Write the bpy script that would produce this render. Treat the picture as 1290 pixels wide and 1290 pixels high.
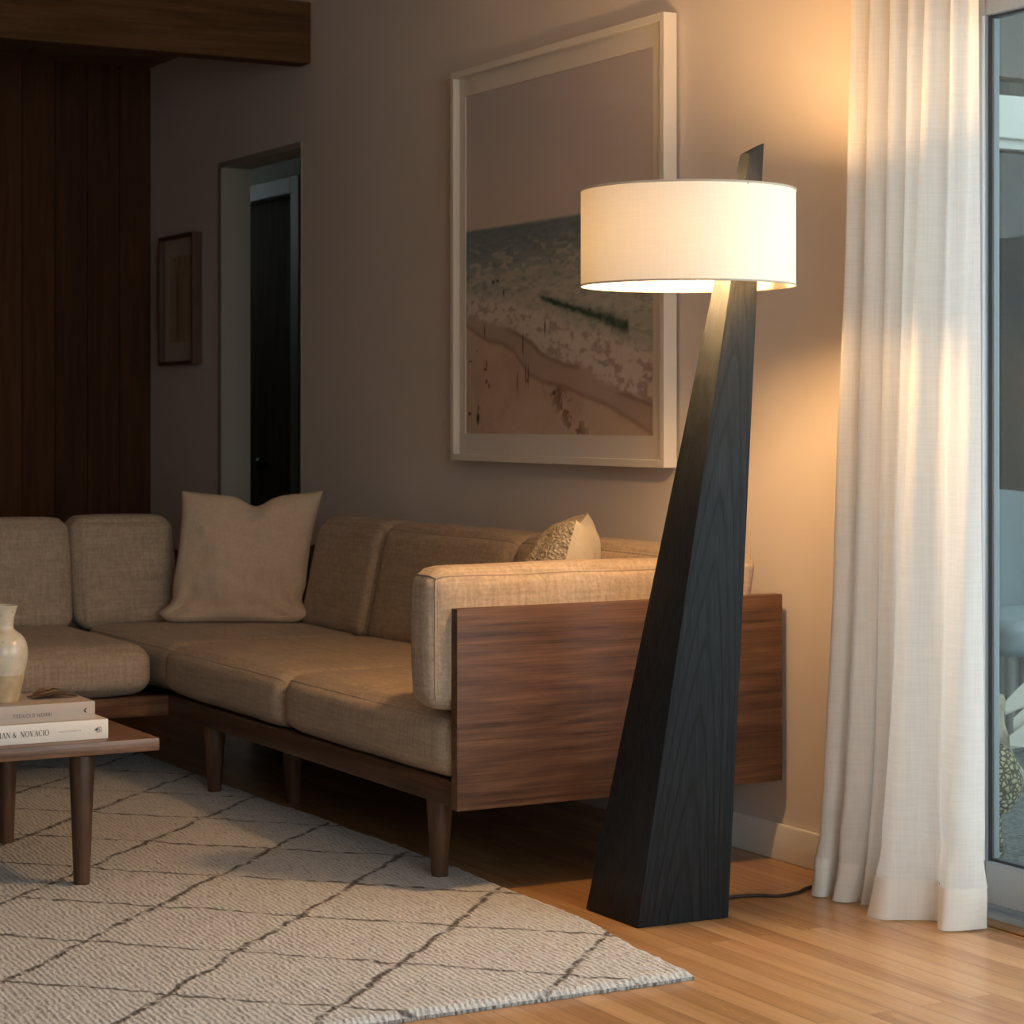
import bpy, bmesh, math, random
import numpy as np
from mathutils import Vector, Matrix, noise

random.seed(7)
for o in list(bpy.data.objects):
    bpy.data.objects.remove(o)
S = bpy.context.scene
COL = S.collection
PI = math.pi

# ------------------------------------------------------------------ camera
cd = bpy.data.cameras.new('camera')
cam = bpy.data.objects.new('camera', cd); COL.objects.link(cam); S.camera = cam
cd.sensor_width = 36.0
cd.lens = 2822.0 / 1290.0 * 36.0
cd.shift_y = -(645.0 - 526.0) / 1290.0
CAM = Vector((0.0, -3.153, 1.05))
FW = Vector((-0.87321, 0.48735, 0.0))
cam.location = CAM
cam.rotation_euler = FW.to_track_quat('-Z', 'Y').to_euler()
cd.clip_start = 0.05
cd.dof.use_dof = True
cd.dof.focus_distance = 4.75
cd.dof.aperture_fstop = 9.0

# ------------------------------------------------------------------ view, world, daylight
vs = S.view_settings
vs.view_transform = 'Standard'
vs.look = 'None'
vs.gamma = 1.0
vs.use_curve_mapping = False
vs.exposure = 0.0
wd = bpy.data.worlds.new('dusk_sky'); S.world = wd
wd.use_nodes = True
bg = wd.node_tree.nodes['Background']
bg.inputs[0].default_value = (0.62, 0.72, 0.76, 1)
bg.inputs[1].default_value = 3.0


def area(name, loc, direction, sx, sy, power, color, portal=False):
    ld = bpy.data.lights.new(name, 'AREA')
    ld.shape = 'RECTANGLE'; ld.size = sx; ld.size_y = sy
    ld.energy = power; ld.color = color
    if portal:
        ld.cycles.is_portal = True
    o = bpy.data.objects.new(name, ld); COL.objects.link(o)
    o.location = loc
    o.rotation_euler = Vector(direction).to_track_quat('-Z', 'Y').to_euler()
    return o


# daylight standing in the big window behind the camera and in the glass door
area('window_daylight', (1.72, -2.1, 1.3), (-1, 0, -0.12), 2.7, 1.9, 70.0, (0.95, 0.96, 1.0))
area('door_daylight', (-2.35, 0.50, 1.10), (0, -1, -0.05), 3.1, 2.0, 50.0, (0.88, 0.94, 1.0))
BULB_STRENGTH = 340.0
BULB_COLOR = (1.0, 0.575, 0.24, 1)


# ------------------------------------------------------------------ helpers
class MB:
    """collects vertices and faces for one mesh"""
    def __init__(s):
        s.v = []; s.f = []

    def add(s, vs_, fs):
        n = len(s.v)
        s.v += [tuple(p) for p in vs_]
        s.f += [tuple(i + n for i in f) for f in fs]
        return s

    def bm(s, b):
        b.verts.index_update()
        s.add([v.co[:] for v in b.verts], [[v.index for v in f.verts] for f in b.faces])
        b.free()
        return s

    def box(s, x0, x1, y0, y1, z0, z1, bev=0.0, seg=2):
        b = bmesh.new()
        bmesh.ops.create_cube(b, size=1)
        for v in b.verts:
            v.co = ((x0 + x1) / 2 + v.co.x * (x1 - x0), (y0 + y1) / 2 + v.co.y * (y1 - y0), (z0 + z1) / 2 + v.co.z * (z1 - z0))
        if bev:
            bmesh.ops.bevel(b, geom=list(b.edges), offset=bev, segments=seg, profile=0.5, affect='EDGES')
        return s.bm(b)

    def hexa(s, pts, bev=0.0, seg=2):
        """8 points, bottom ring of four then top ring of four"""
        b = bmesh.new()
        v = [b.verts.new(p) for p in pts]
        for f in ((3, 2, 1, 0), (4, 5, 6, 7), (0, 1, 5, 4), (1, 2, 6, 5), (2, 3, 7, 6), (3, 0, 4, 7)):
            b.faces.new([v[i] for i in f])
        bmesh.ops.recalc_face_normals(b, faces=list(b.faces))
        if bev:
            bmesh.ops.bevel(b, geom=list(b.edges), offset=bev, segments=seg, profile=0.5, affect='EDGES')
        return s.bm(b)

    def lathe(s, prof, c, n=40, cap0=True, cap1=True, axis='Z'):
        vs_ = []; fs = []
        for r, z in prof:
            for i in range(n):
                a = 2 * PI * i / n
                if axis == 'Z': vs_.append((c[0] + r * math.cos(a), c[1] + r * math.sin(a), c[2] + z))
                elif axis == 'X': vs_.append((c[0] + z, c[1] + r * math.cos(a), c[2] + r * math.sin(a)))
                else: vs_.append((c[0] + r * math.sin(a), c[1] + z, c[2] + r * math.cos(a)))
        for j in range(len(prof) - 1):
            for i in range(n):
                k = (i + 1) % n
                fs.append((j * n + i, j * n + k, (j + 1) * n + k, (j + 1) * n + i))
        if cap0: fs.append(tuple(reversed(range(n))))
        if cap1: fs.append(tuple(range((len(prof) - 1) * n, len(prof) * n)))
        return s.add(vs_, fs)

    def tube(s, pts, r, n=8, closed=False):
        pts = [Vector(p) for p in pts]
        rs = r if isinstance(r, (list, tuple)) else [r] * len(pts)
        vs_ = []; fs = []
        m = len(pts)
        up = None
        for i, p in enumerate(pts):
            if closed: t = pts[(i + 1) % m] - pts[i - 1]
            else: t = pts[min(i + 1, m - 1)] - pts[max(i - 1, 0)]
            t.normalize()
            if up is None:
                up = Vector((0, 0, 1)) if abs(t.z) < 0.9 else Vector((1, 0, 0))
            a = up - t * up.dot(t); a.normalize(); up = a
            b = t.cross(a)
            for k in range(n):
                q = 2 * PI * k / n
                vs_.append(p + (a * math.cos(q) + b * math.sin(q)) * rs[i])
        L = m if closed else m - 1
        for i in range(L):
            j = (i + 1) % m
            for k in range(n):
                l = (k + 1) % n
                fs.append((i * n + k, i * n + l, j * n + l, j * n + k))
        if not closed:
            fs.append(tuple(reversed(range(n)))); fs.append(tuple(range((m - 1) * n, m * n)))
        return s.add(vs_, fs)

    def grid(s, fn, nu, nv, flip=False):
        vs_ = [fn(i / nu, j / nv) for j in range(nv + 1) for i in range(nu + 1)]
        fs = []
        for j in range(nv):
            for i in range(nu):
                a = j * (nu + 1) + i
                q = (a, a + 1, a + nu + 2, a + nu + 1)
                fs.append(q[::-1] if flip else q)
        return s.add(vs_, fs)

    def make(s, name, mat, parent=None, smooth=40, origin=None):
        """link as one object; vertices are given in world space"""
        off = Vector((0, 0, 0))
        p = parent
        while p is not None:
            off = off + Vector(p.location); p = p.parent
        loc = Vector((0, 0, 0))
        if parent is None and origin is not None:
            loc = Vector(origin); off = loc
        me = bpy.data.meshes.new(name)
        me.from_pydata([tuple(Vector(v) - off) for v in s.v], [], s.f)
        me.validate(); me.update()
        if smooth is not None:
            me.polygons.foreach_set('use_smooth', [True] * len(me.polygons))
            me.set_sharp_from_angle(angle=math.radians(smooth))
        me.materials.append(mat)
        o = bpy.data.objects.new(name, me); COL.objects.link(o)
        o.location = loc
        if parent is not None: o.parent = parent
        return o


def thing(name, loc, label, cat, group=None):
    o = bpy.data.objects.new(name, None); COL.objects.link(o)
    o.empty_display_size = 0.1
    o.location = loc
    return tag(o, label, cat, group)


def tag(o, label, cat, group=None, kind=None):
    o['label'] = label; o['category'] = cat
    if group: o['group'] = group
    if kind: o['kind'] = kind
    return o


def struct(o):
    o['kind'] = 'structure'
    return o


# ------------------------------------------------------------------ materials
class NT:
    def __init__(s, name):
        s.m = bpy.data.materials.new(name); s.m.use_nodes = True
        s.t = s.m.node_tree; s.N = s.t.nodes; s.L = s.t.links
        s.b = s.N['Principled BSDF']; s.out = s.N['Material Output']

    def n(s, typ, **kw):
        x = s.N.new('ShaderNode' + typ)
        for k, v in kw.items(): setattr(x, k, v)
        return x

    def set(s, sock, v):
        if isinstance(v, bpy.types.NodeSocket): s.L.new(v, sock)
        elif v is not None: sock.default_value = v

    def co(s, kind='Object'):
        return s.n('TexCoord').outputs[kind]

    def mapping(s, v, scale=(1, 1, 1), rot=(0, 0, 0), loc=(0, 0, 0)):
        m = s.n('Mapping'); s.L.new(v, m.inputs[0])
        m.inputs[1].default_value = loc; m.inputs[2].default_value = rot; m.inputs[3].default_value = scale
        return m.outputs[0]

    def noise(s, v, scale=5, detail=4, rough=0.5, dist=0.0):
        x = s.n('TexNoise'); s.L.new(v, x.inputs['Vector'])
        x.inputs['Scale'].default_value = scale; x.inputs['Detail'].default_value = detail
        x.inputs['Roughness'].default_value = rough; x.inputs['Distortion'].default_value = dist
        return x.outputs['Fac']

    def math(s, op, a, b=None, c=None):
        x = s.n('Math', operation=op)
        s.set(x.inputs[0], a)
        if b is not None: s.set(x.inputs[1], b)
        if c is not None: s.set(x.inputs[2], c)
        return x.outputs[0]

    def ramp(s, f, stops):
        x = s.n('ValToRGB'); s.L.new(f, x.inputs[0])
        e = x.color_ramp.elements
        while len(e) < len(stops): e.new(0.5)
        for i, (p, c) in enumerate(stops):
            e[i].position = p; e[i].color = (c[0], c[1], c[2], 1) if not isinstance(c, (int, float)) else (c, c, c, 1)
        return x.outputs[0]

    def mix(s, f, a, b, mode='MIX'):
        x = s.n('Mix', data_type='RGBA', blend_type=mode)
        s.set(x.inputs[0], f)
        for sock, v in ((x.inputs[6], a), (x.inputs[7], b)):
            if isinstance(v, bpy.types.NodeSocket): s.L.new(v, sock)
            else: sock.default_value = (v[0], v[1], v[2], 1)
        return x.outputs[2]

    def bump(s, h, strength=0.3, dist=0.002):
        x = s.n('Bump'); s.L.new(h, x.inputs['Height'])
        x.inputs['Strength'].default_value = strength; x.inputs['Distance'].default_value = dist
        s.L.new(x.outputs[0], s.b.inputs['Normal'])
        return x

    def base(s, c):
        if isinstance(c, bpy.types.NodeSocket): s.L.new(c, s.b.inputs['Base Color'])
        else: s.b.inputs['Base Color'].default_value = (c[0], c[1], c[2], 1)

    def p(s, **kw):
        for k, v in kw.items():
            sock = s.b.inputs[k.replace('_', ' ')]
            s.set(sock, v)
        return s


def m_paint(name, c, rough=0.6, var=0.03, bump=0.08):
    t = NT(name); co = t.co()
    n = t.noise(co, 3, 5)
    n2 = t.noise(co, 260, 3)
    t.base(t.ramp(n, [(0.3, [x * (1 - var) for x in c]), (0.7, [min(1, x * (1 + var)) for x in c])]))
    t.p(Roughness=rough); t.bump(n2, bump, 0.001)
    return t.m


def m_metal(name, c, rough=0.35, metallic=0.9):
    t = NT(name); n = t.noise(t.mapping(t.co(), (60, 60, 2)), 6, 3)
    t.base(t.ramp(n, [(0.3, [x * 0.9 for x in c]), (0.7, c)])); t.p(Roughness=rough, Metallic=metallic)
    return t.m


def m_wood(name, dark, mid, light, axis='Y', scale=1.0, rough=0.42, figure=1.0, spec=0.5):
    """grain runs along the axis"""
    t = NT(name); co = t.co()
    k = 0.10
    sc = {'X': (k, 1, 1), 'Y': (1, k, 1), 'Z': (1, 1, k)}[axis]
    v = t.mapping(co, sc)
    big = t.noise(v, 6 * scale, 3, 0.5, 0.9 * figure)
    fine = t.noise(t.mapping(co, {'X': (0.02, 1, 1), 'Y': (1, 0.02, 1), 'Z': (1, 1, 0.02)}[axis]), 230 * scale, 3, 0.6)
    band = t.math('SINE', t.math('MULTIPLY', big, 46.0))
    band = t.math('MULTIPLY_ADD', band, 0.5, 0.5)
    streak = t.noise(v, 22 * scale, 8, 0.70, 0.7)
    f = t.math('ADD', t.math('MULTIPLY', band, 0.10), t.math('MULTIPLY', streak, 0.52))
    f = t.math('ADD', f, t.math('MULTIPLY', fine, 0.42))
    c = t.ramp(f, [(0.36, dark), (0.53, mid), (0.70, light)])
    t.base(c); t.p(Roughness=rough)
    t.b.inputs['Specular IOR Level'].default_value = spec
    t.bump(fine, 0.12, 0.0006)
    return t.m


def m_linen(name, c, contrast=0.24, scale=1.0, bump=0.5, rough=0.95):
    t = NT(name); co = t.co()
    ns = [t.noise(t.mapping(co, s_), 130 * scale, 2, 0.6) for s_ in ((0.05, 1, 1), (1, 0.05, 1), (1, 1, 0.05))]
    s_ = t.math('ADD', t.math('ADD', ns[0], ns[1]), ns[2])
    w = t.math('MULTIPLY', s_, 1 / 3.0)
    soft = t.noise(co, 7, 4)
    c0 = [x * (1 - contrast) for x in c]; c1 = [min(1, x * (1 + contrast * 0.7)) for x in c]
    col = t.ramp(w, [(0.40, c0), (0.60, c1)])
    col = t.mix(t.math('MULTIPLY', soft, 0.25), col, [x * 0.86 for x in c])
    t.base(col); t.p(Roughness=rough)
    t.b.inputs['Sheen Weight'].default_value = 0.08
    t.b.inputs['Specular IOR Level'].default_value = 0.15
    t.bump(w, bump, 0.0016)
    return t.m


def m_glass(name, tint=(1, 1, 1), refl=1.0, rough=0.0, amount=1.0):
    """thin pane: clear transmission with a Fresnel mirror on top"""
    t = NT(name)
    t.N.remove(t.b)
    tr = t.n('BsdfTransparent'); tr.inputs[0].default_value = (*tint, 1)
    gl = t.n('BsdfGlossy'); gl.inputs['Roughness'].default_value = rough
    gl.inputs[0].default_value = (refl, refl, refl, 1)
    lw = t.n('LayerWeight'); lw.inputs['Blend'].default_value = 0.5
    fr = t.math('MULTIPLY_ADD', t.math('POWER', lw.outputs['Facing'], 5.0), 0.96, 0.04)
    fr = t.math('MULTIPLY', fr, amount)
    mx = t.n('MixShader')
    t.L.new(fr, mx.inputs[0]); t.L.new(tr.outputs[0], mx.inputs[1]); t.L.new(gl.outputs[0], mx.inputs[2])
    t.L.new(mx.outputs[0], t.out.inputs[0])
    return t.m


def m_sheer(name, c, transl=0.5, holes=0.12, scale=1.0):
    t = NT(name); t.N.remove(t.b)
    co = t.co()
    a = t.noise(t.mapping(co, (1, 1, 0.03)), 210 * scale, 2, 0.6)
    b = t.noise(t.mapping(co, (0.05, 0.05, 1)), 260 * scale, 2, 0.6)
    w = t.math('MULTIPLY', t.math('ADD', a, b), 0.5)
    col = t.ramp(w, [(0.38, [x * 0.95 for x in c]), (0.58, c)])
    d = t.n('BsdfDiffuse'); t.L.new(col, d.inputs[0])
    tl = t.n('BsdfTranslucent'); t.L.new(col, tl.inputs[0])
    tp = t.n('BsdfTransparent')
    bp = t.n('Bump'); t.L.new(w, bp.inputs['Height']); bp.inputs['Strength'].default_value = 0.15; bp.inputs['Distance'].default_value = 0.0006
    t.L.new(bp.outputs[0], d.inputs['Normal'])
    m1 = t.n('MixShader'); m1.inputs[0].default_value = transl
    t.L.new(d.outputs[0], m1.inputs[1]); t.L.new(tl.outputs[0], m1.inputs[2])
    m2 = t.n('MixShader'); t.L.new(t.ramp(w, [(0.42, holes * 1.6), (0.55, holes * 0.6)]), m2.inputs[0])
    t.L.new(m1.outputs[0], m2.inputs[1]); t.L.new(tp.outputs[0], m2.inputs[2])
    t.L.new(m2.outputs[0], t.out.inputs[0])
    return t.m


M = {}
M['wall'] = m_paint('warm white wall paint', (0.745, 0.67, 0.615), 0.75)
M['trim'] = m_paint('white trim paint', (0.78, 0.75, 0.70), 0.45)
M['hall'] = m_paint('pale green grey hall paint', (0.40, 0.41, 0.32), 0.7)
M['ceil'] = m_wood('ceiling boards', (0.10, 0.055, 0.03), (0.17, 0.095, 0.05), (0.24, 0.14, 0.08), 'Y', 0.6, 0.6)
M['ceilwhite'] = m_paint('ceiling paint', (0.84, 0.80, 0.76), 0.8)
M['beam'] = m_wood('stained beam wood', (0.058, 0.026, 0.010), (0.092, 0.043, 0.017), (0.125, 0.062, 0.026), 'Y', 0.8, 0.8, 0.6, 0.15)
M['walnut'] = m_wood('oiled walnut', (0.034, 0.014, 0.007), (0.105, 0.045, 0.021), (0.19, 0.090, 0.045), 'Y', 0.9, 0.50, 1.3)
M['walnutx'] = m_wood('oiled walnut rail', (0.034, 0.015, 0.008), (0.082, 0.037, 0.019), (0.135, 0.066, 0.035), 'X', 0.9, 0.42)
M['walnutz'] = m_wood('oiled walnut turned', (0.036, 0.016, 0.009), (0.085, 0.040, 0.021), (0.135, 0.068, 0.037), 'Z', 1.2, 0.42)
M['tablewood'] = m_wood('table walnut', (0.060, 0.029, 0.017), (0.145, 0.074, 0.043), (0.22, 0.12, 0.072), 'Y', 1.0, 0.32, 0.8)
M['linen'] = m_linen('oat linen upholstery', (0.415, 0.322, 0.242))
M['pillow'] = m_linen('sand linen pillow', (0.585, 0.46, 0.335), 0.08, 0.9, 0.4)
M['pillowplain'] = m_linen('cream cotton back', (0.70, 0.62, 0.50), 0.05, 1.0, 0.25)
M['piping'] = m_linen('upholstery seam', (0.38, 0.30, 0.23), 0.1)
M['sheer'] = m_sheer('sheer linen curtain', (0.88, 0.86, 0.83), 0.34, 0.02)
M['hem'] = m_sheer('doubled linen hem', (0.88, 0.86, 0.82), 0.14, 0.0)
M['shade'] = m_sheer('lamp shade linen', (0.88, 0.835, 0.76), 0.031, 0.0, 1.4)
M['glass'] = m_glass('clear pane', (0.93, 0.97, 0.96))
M['picglass'] = m_glass('coated picture glass', (0.995, 0.995, 0.995), 1.0, 0.0, 0.4)
M['alu'] = m_metal('brushed aluminium', (0.52, 0.57, 0.62), 0.42, 0.55)
M['aludark'] = m_metal('bronze grey aluminium', (0.20, 0.195, 0.185), 0.5, 0.6)
M['gasket'] = m_paint('black rubber gasket', (0.03, 0.035, 0.045), 0.5)
M['whiteframe'] = m_paint('white lacquer frame', (0.80, 0.75, 0.68), 0.35)
M['mat'] = m_paint('picture mat board', (0.85, 0.79, 0.73), 0.85)
M['blackmetal'] = m_metal('blackened metal', (0.03, 0.03, 0.03), 0.4, 0.7)
M['brass'] = m_metal('worn brass', (0.35, 0.25, 0.12), 0.35, 1.0)
M['cord'] = m_paint('brown cloth cord', (0.035, 0.02, 0.014), 0.7)
M['darkdoor'] = m_wood('dark stained door', (0.04, 0.024, 0.015), (0.07, 0.042, 0.026), (0.10, 0.062, 0.04), 'Z', 0.8, 0.8, 1.0, 0.15)


def m_black_oak():
    t = NT('ebonised oak'); co = t.co()
    sep = t.n('SeparateXYZ'); t.L.new(co, sep.inputs[0])
    x, y, z = sep.outputs
    # distance from the middle line of the tapering face (local origin: middle of the foot)
    yc = t.math('MULTIPLY', z, 0.084)
    u = t.math('SUBTRACT', y, yc)
    wob = t.noise(t.mapping(co, (3, 3, 0.8)), 2.4, 3, 0.5)
    u2 = t.math('POWER', t.math('ABSOLUTE', t.math('ADD', u, t.math('MULTIPLY_ADD', wob, 0.03, -0.004))), 1.5)
    v = t.math('SUBTRACT', t.math('MULTIPLY_ADD', wob, 0.10, z), t.math('MULTIPLY', u2, -26.0))
    cath = t.math('MULTIPLY_ADD', t.math('SINE', t.math('MULTIPLY', v, 42.0)), 0.5, 0.5)
    cath = t.math('POWER', cath, 7.0)
    streak = t.noise(t.mapping(co, (1, 1, 0.015)), 150, 4, 0.65)
    pores = t.noise(t.mapping(co, (1, 1, 0.03)), 330, 2, 0.6)
    geo = t.n('NewGeometry'); sn = t.n('SeparateXYZ'); t.L.new(geo.outputs['Normal'], sn.inputs[0])
    face = t.math('GREATER_THAN', sn.outputs[0], 0.6)
    g = t.math('MULTIPLY', t.math('MULTIPLY', cath, face), t.ramp(streak, [(0.35, 0.2), (0.6, 1.0)]))
    base = t.ramp(streak, [(0.35, (0.0075, 0.0098, 0.0125)), (0.65, (0.0155, 0.0195, 0.0245))])
    c = t.mix(t.math('MULTIPLY', g, 0.9), base, (0.003, 0.0035, 0.004))
    t.base(c)
    t.p(Roughness=t.ramp(pores, [(0.3, 0.62), (0.7, 0.44)]))
    t.b.inputs['Specular IOR Level'].default_value = 0.22
    h = t.math('SUBTRACT', t.math('ADD', t.math('MULTIPLY', streak, 0.8), pores), t.math('MULTIPLY', g, 0.7))
    t.bump(h, 0.55, 0.0012)
    return t.m


def m_floor():
    t = NT('oak strip floor'); co = t.co()
    br = t.n('TexBrick'); t.L.new(co, br.inputs[0])
    br.offset = 0.37; br.offset_frequency = 2; br.squash = 1.0
    br.inputs['Color1'].default_value = (0, 0, 0, 1); br.inputs['Color2'].default_value = (1, 1, 1, 1)
    br.inputs['Mortar'].default_value = (0.5, 0.5, 0.5, 1)
    br.inputs['Scale'].default_value = 1.0; br.inputs['Mortar Size'].default_value = 0.0007
    br.inputs['Mortar Smooth'].default_value = 0.1; br.inputs['Bias'].default_value = 0.0
    br.inputs['Brick Width'].default_value = 0.93; br.inputs['Row Height'].default_value = 0.057
    tone = br.outputs[0]; gap = br.outputs[1]
    # each board reads another slice of the grain
    sx = t.n('SeparateXYZ'); t.L.new(co, sx.inputs[0])
    cz = t.n('CombineXYZ'); t.L.new(sx.outputs[0], cz.inputs[0]); t.L.new(sx.outputs[1], cz.inputs[1])
    t.L.new(t.math('MULTIPLY', tone, 7.0), cz.inputs[2])
    g = t.noise(t.mapping(cz.outputs[0], (0.05, 1, 1)), 55, 4, 0.62, 0.8)
    g2 = t.noise(t.mapping(cz.outputs[0], (0.09, 1, 1)), 14, 3, 0.5, 1.0)
    f = t.math('ADD', t.math('ADD', t.math('MULTIPLY', g, 0.42), t.math('MULTIPLY', g2, 0.3)), t.math('MULTIPLY', tone, 0.26))
    c = t.ramp(f, [(0.28, (0.275, 0.132, 0.052)), (0.5, (0.42, 0.225, 0.098)), (0.74, (0.55, 0.33, 0.165))])
    c = t.mix(gap, c, (0.10, 0.045, 0.018))
    t.base(c)
    t.p(Roughness=t.ramp(g, [(0.3, 0.36), (0.7, 0.27)]))
    t.b.inputs['Coat Weight'].default_value = 0.15
    t.b.inputs['Coat Roughness'].default_value = 0.2
    h = t.math('SUBTRACT', t.math('MULTIPLY', g, 0.25), gap)
    t.bump(h, 0.35, 0.0012)
    return t.m


def m_panel_wall():
    t = NT('redwood board wall'); co = t.co()
    sp = t.n('SeparateXYZ'); t.L.new(co, sp.inputs[0])
    idx = t.math('FLOOR', t.math('DIVIDE', sp.outputs[1], 0.1335))
    wn = t.n('TexWhiteNoise', noise_dimensions='1D'); t.L.new(idx, wn.inputs['W'])
    tone = wn.outputs['Value']
    cz = t.n('CombineXYZ'); t.L.new(t.math('MULTIPLY', tone, 9.0), cz.inputs[0]); t.L.new(sp.outputs[1], cz.inputs[1]); t.L.new(sp.outputs[2], cz.inputs[2])
    g = t.noise(t.mapping(cz.outputs[0], (1, 1, 0.05)), 42, 5, 0.6, 0.8)
    f = t.math('ADD', t.math('MULTIPLY', g, 0.65), t.math('MULTIPLY', tone, 0.35))
    t.base(t.ramp(f, [(0.25, (0.058, 0.023, 0.010)), (0.55, (0.105, 0.045, 0.019)), (0.8, (0.155, 0.072, 0.032))]))
    t.p(Roughness=0.8); t.b.inputs['Specular IOR Level'].default_value = 0.15; t.bump(g, 0.2, 0.001)
    return t.m


def m_rug():
    t = NT('cream wool rug with dark diamond lines'); co = t.co()
    wob = t.noise(co, 9, 3, 0.6)
    wob2 = t.noise(co, 70, 2, 0.6)
    sp = t.n('SeparateXYZ'); t.L.new(co, sp.inputs[0])
    jit = t.math('ADD', t.math('MULTIPLY_ADD', wob, 0.070, -0.035), t.math('MULTIPLY_ADD', wob2, 0.014, -0.007))

    def lines(expr, c0, period):
        e = t.math('ADD', t.math('SUBTRACT', expr, c0), jit)
        fr = t.math('FRACT', t.math('ADD', t.math('DIVIDE', e, period), 0.5))
        d = t.math('MULTIPLY', t.math('ABSOLUTE', t.math('SUBTRACT', fr, 0.5)), period)
        return d
    # world diagonals; the rug's local origin is its corner by the lamp
    da = lines(t.math('ADD', sp.outputs[0], sp.outputs[1]), RUG_A, 0.460)
    db = lines(t.math('SUBTRACT', sp.outputs[0], sp.outputs[1]), RUG_B, 0.465)
    la = t.ramp(da, [(0.0, 1.0), (0.0060, 0.85), (0.0130, 0.0)])
    lb = t.ramp(db, [(0.0, 1.0), (0.0052, 0.95), (0.0105, 0.0)])
    brk = t.ramp(t.noise(co, 34, 2), [(0.36, 0.25), (0.52, 1.0)])
    line = t.math('MULTIPLY', t.math('MAXIMUM', la, t.math('MULTIPLY', lb, 0.9)), brk)
    # rows of looped pile
    dirv = t.mapping(co, (1, 1, 1), (0, 0, math.radians(3)))
    s2 = t.n('SeparateXYZ'); t.L.new(dirv, s2.inputs[0])
    row = t.math('SINE', t.math('ADD', t.math('MULTIPLY', s2.outputs[1], 2 * PI / 0.0125), t.math('MULTIPLY', t.noise(co, 30, 4), 8.0)))
    tuft = t.noise(co, 150, 3, 0.65)
    clump = t.noise(co, 38, 4, 0.6)
    pile = t.math('ADD', t.math('MULTIPLY', t.math('MULTIPLY_ADD', row, 0.5, 0.5), 0.26), t.math('ADD', t.math('MULTIPLY', tuft, 0.95), t.math('MULTIPLY', clump, 0.7)))
    cream = t.ramp(pile, [(0.45, (0.26, 0.24, 0.225)), (0.80, (0.53, 0.505, 0.49)), (1.0, (0.68, 0.66, 0.645))])
    c = t.mix(line, cream, (0.105, 0.083, 0.072))
    # the bound edge is whipped with mixed dark and light yarn
    yarn = t.ramp(t.noise(t.mapping(co, (1, 1, 0.1)), 95, 3, 0.7), [(0.42, (0.17, 0.15, 0.135)), (0.56, (0.48, 0.45, 0.42))])
    c = t.mix(t.math('LESS_THAN', sp.outputs[2], 0.0068), c, yarn)
    t.base(c); t.p(Roughness=1.0)
    t.b.inputs['Specular IOR Level'].default_value = 0.05
    t.b.inputs['Sheen Weight'].default_value = 0.1
    t.bump(t.math('SUBTRACT', pile, t.math('MULTIPLY', line, 0.6)), 1.0, 0.010)
    return t.m


RUG_O = (-3.485, -0.775)
RUG_A = (-5.545) - (RUG_O[0] + RUG_O[1])
RUG_B = (-3.005) - (RUG_O[0] - RUG_O[1])
M['oak'] = m_black_oak()
M['floor'] = m_floor()
M['panel'] = m_panel_wall()
M['rug'] = m_rug()


# ------------------------------------------------------------------ the room
ZC = 2.48
XL, XR, YB = -8.66, 1.60, -5.6
struct(MB().box(XL - 0.1, XR + 0.1, YB - 0.1, 0.02, -0.08, 0.0).make('floor', M['floor'], None, None))
b = MB()
b.box(XL - 0.1, XR + 0.1, YB - 0.1, 0.12, ZC, ZC + 0.1)
struct(b.make('ceiling', M['ceilwhite'], None, None))
# boarded ceiling of the low bay beyond the beam
b = MB()
y = YB
while y < 0 - 0.01:
    b.box(XL, -7.162, y + 0.002, min(y + 0.14, 0) - 0.002, ZC - 0.012, ZC)
    y += 0.14
struct(b.make('ceiling_boards', M['ceil'], None, None))

DX0, DX1, DZ = -7.885, -7.149, 1.992          # passage opening
WX0, WX1, WZ = -3.830, -0.90, 1.99            # sliding door opening
b = MB()
T = 0.112
b.box(XL, DX0, 0, T, 0, ZC); b.box(DX0, DX1, 0, T, DZ, ZC); b.box(DX1, WX0, 0, T, 0, ZC)
b.box(WX0, WX1, 0, T, WZ, ZC); b.box(WX1, XR, 0, T, 0, ZC)
struct(b.make('wall_back', M['wall'], None, None))
# wood panelled end wall
b = MB(); y = -0.0
while y > YB:
    b.box(XL - 0.03, XL, y - 0.1335 + 0.0022, y, 0, ZC, 0.0015, 1); y -= 0.1335
struct(b.make('wall_left', M['panel'], None, None))
struct(MB().box(XL - 0.1, XL - 0.03, YB, 0.0, 0, ZC).make('wall_left_backing', M['darkdoor'], None, None))
struct(MB().box(XL - 0.1, XR + 0.1, YB - 0.1, YB, 0, ZC).make('wall_front', M['panel'], None, None))
b = MB()
WA, WB = -3.5, -0.7
b.box(XR, XR + 0.1, YB, WA, 0, ZC); b.box(XR, XR + 0.1, WB, 0.12, 0, ZC)
b.box(XR, XR + 0.1, WA, WB, 0, 0.3); b.box(XR, XR + 0.1, WA, WB, 2.3, ZC)
struct(b.make('wall_right', M['wall'], None, None))
w = struct(MB().box(XR + 0.02, XR + 0.08, WA, WA + 0.06, 0.3, 2.3).box(XR + 0.02, XR + 0.08, WB - 0.06, WB, 0.3, 2.3)
           .box(XR + 0.02, XR + 0.08, -2.13, -2.07, 0.3, 2.3).box(XR + 0.02, XR + 0.08, WA, WB, 0.3, 0.36)
           .box(XR + 0.02, XR + 0.08, WA, WB, 2.24, 2.3).make('window_1', M['trim'], None, None))
MB().box(XR + 0.048, XR + 0.052, WA + 0.06, WB - 0.06, 0.36, 2.24).make('pane', M['glass'], w, None)
# skirting boards
b = MB(); b.box(XL, DX0 - 0.03, -0.014, 0, 0, 0.086, 0.003, 2); b.box(DX1 + 0.002, WX0 - 0.02, -0.014, 0, 0, 0.086, 0.003, 2)
struct(b.make('baseboard_back', M['trim']))
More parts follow.
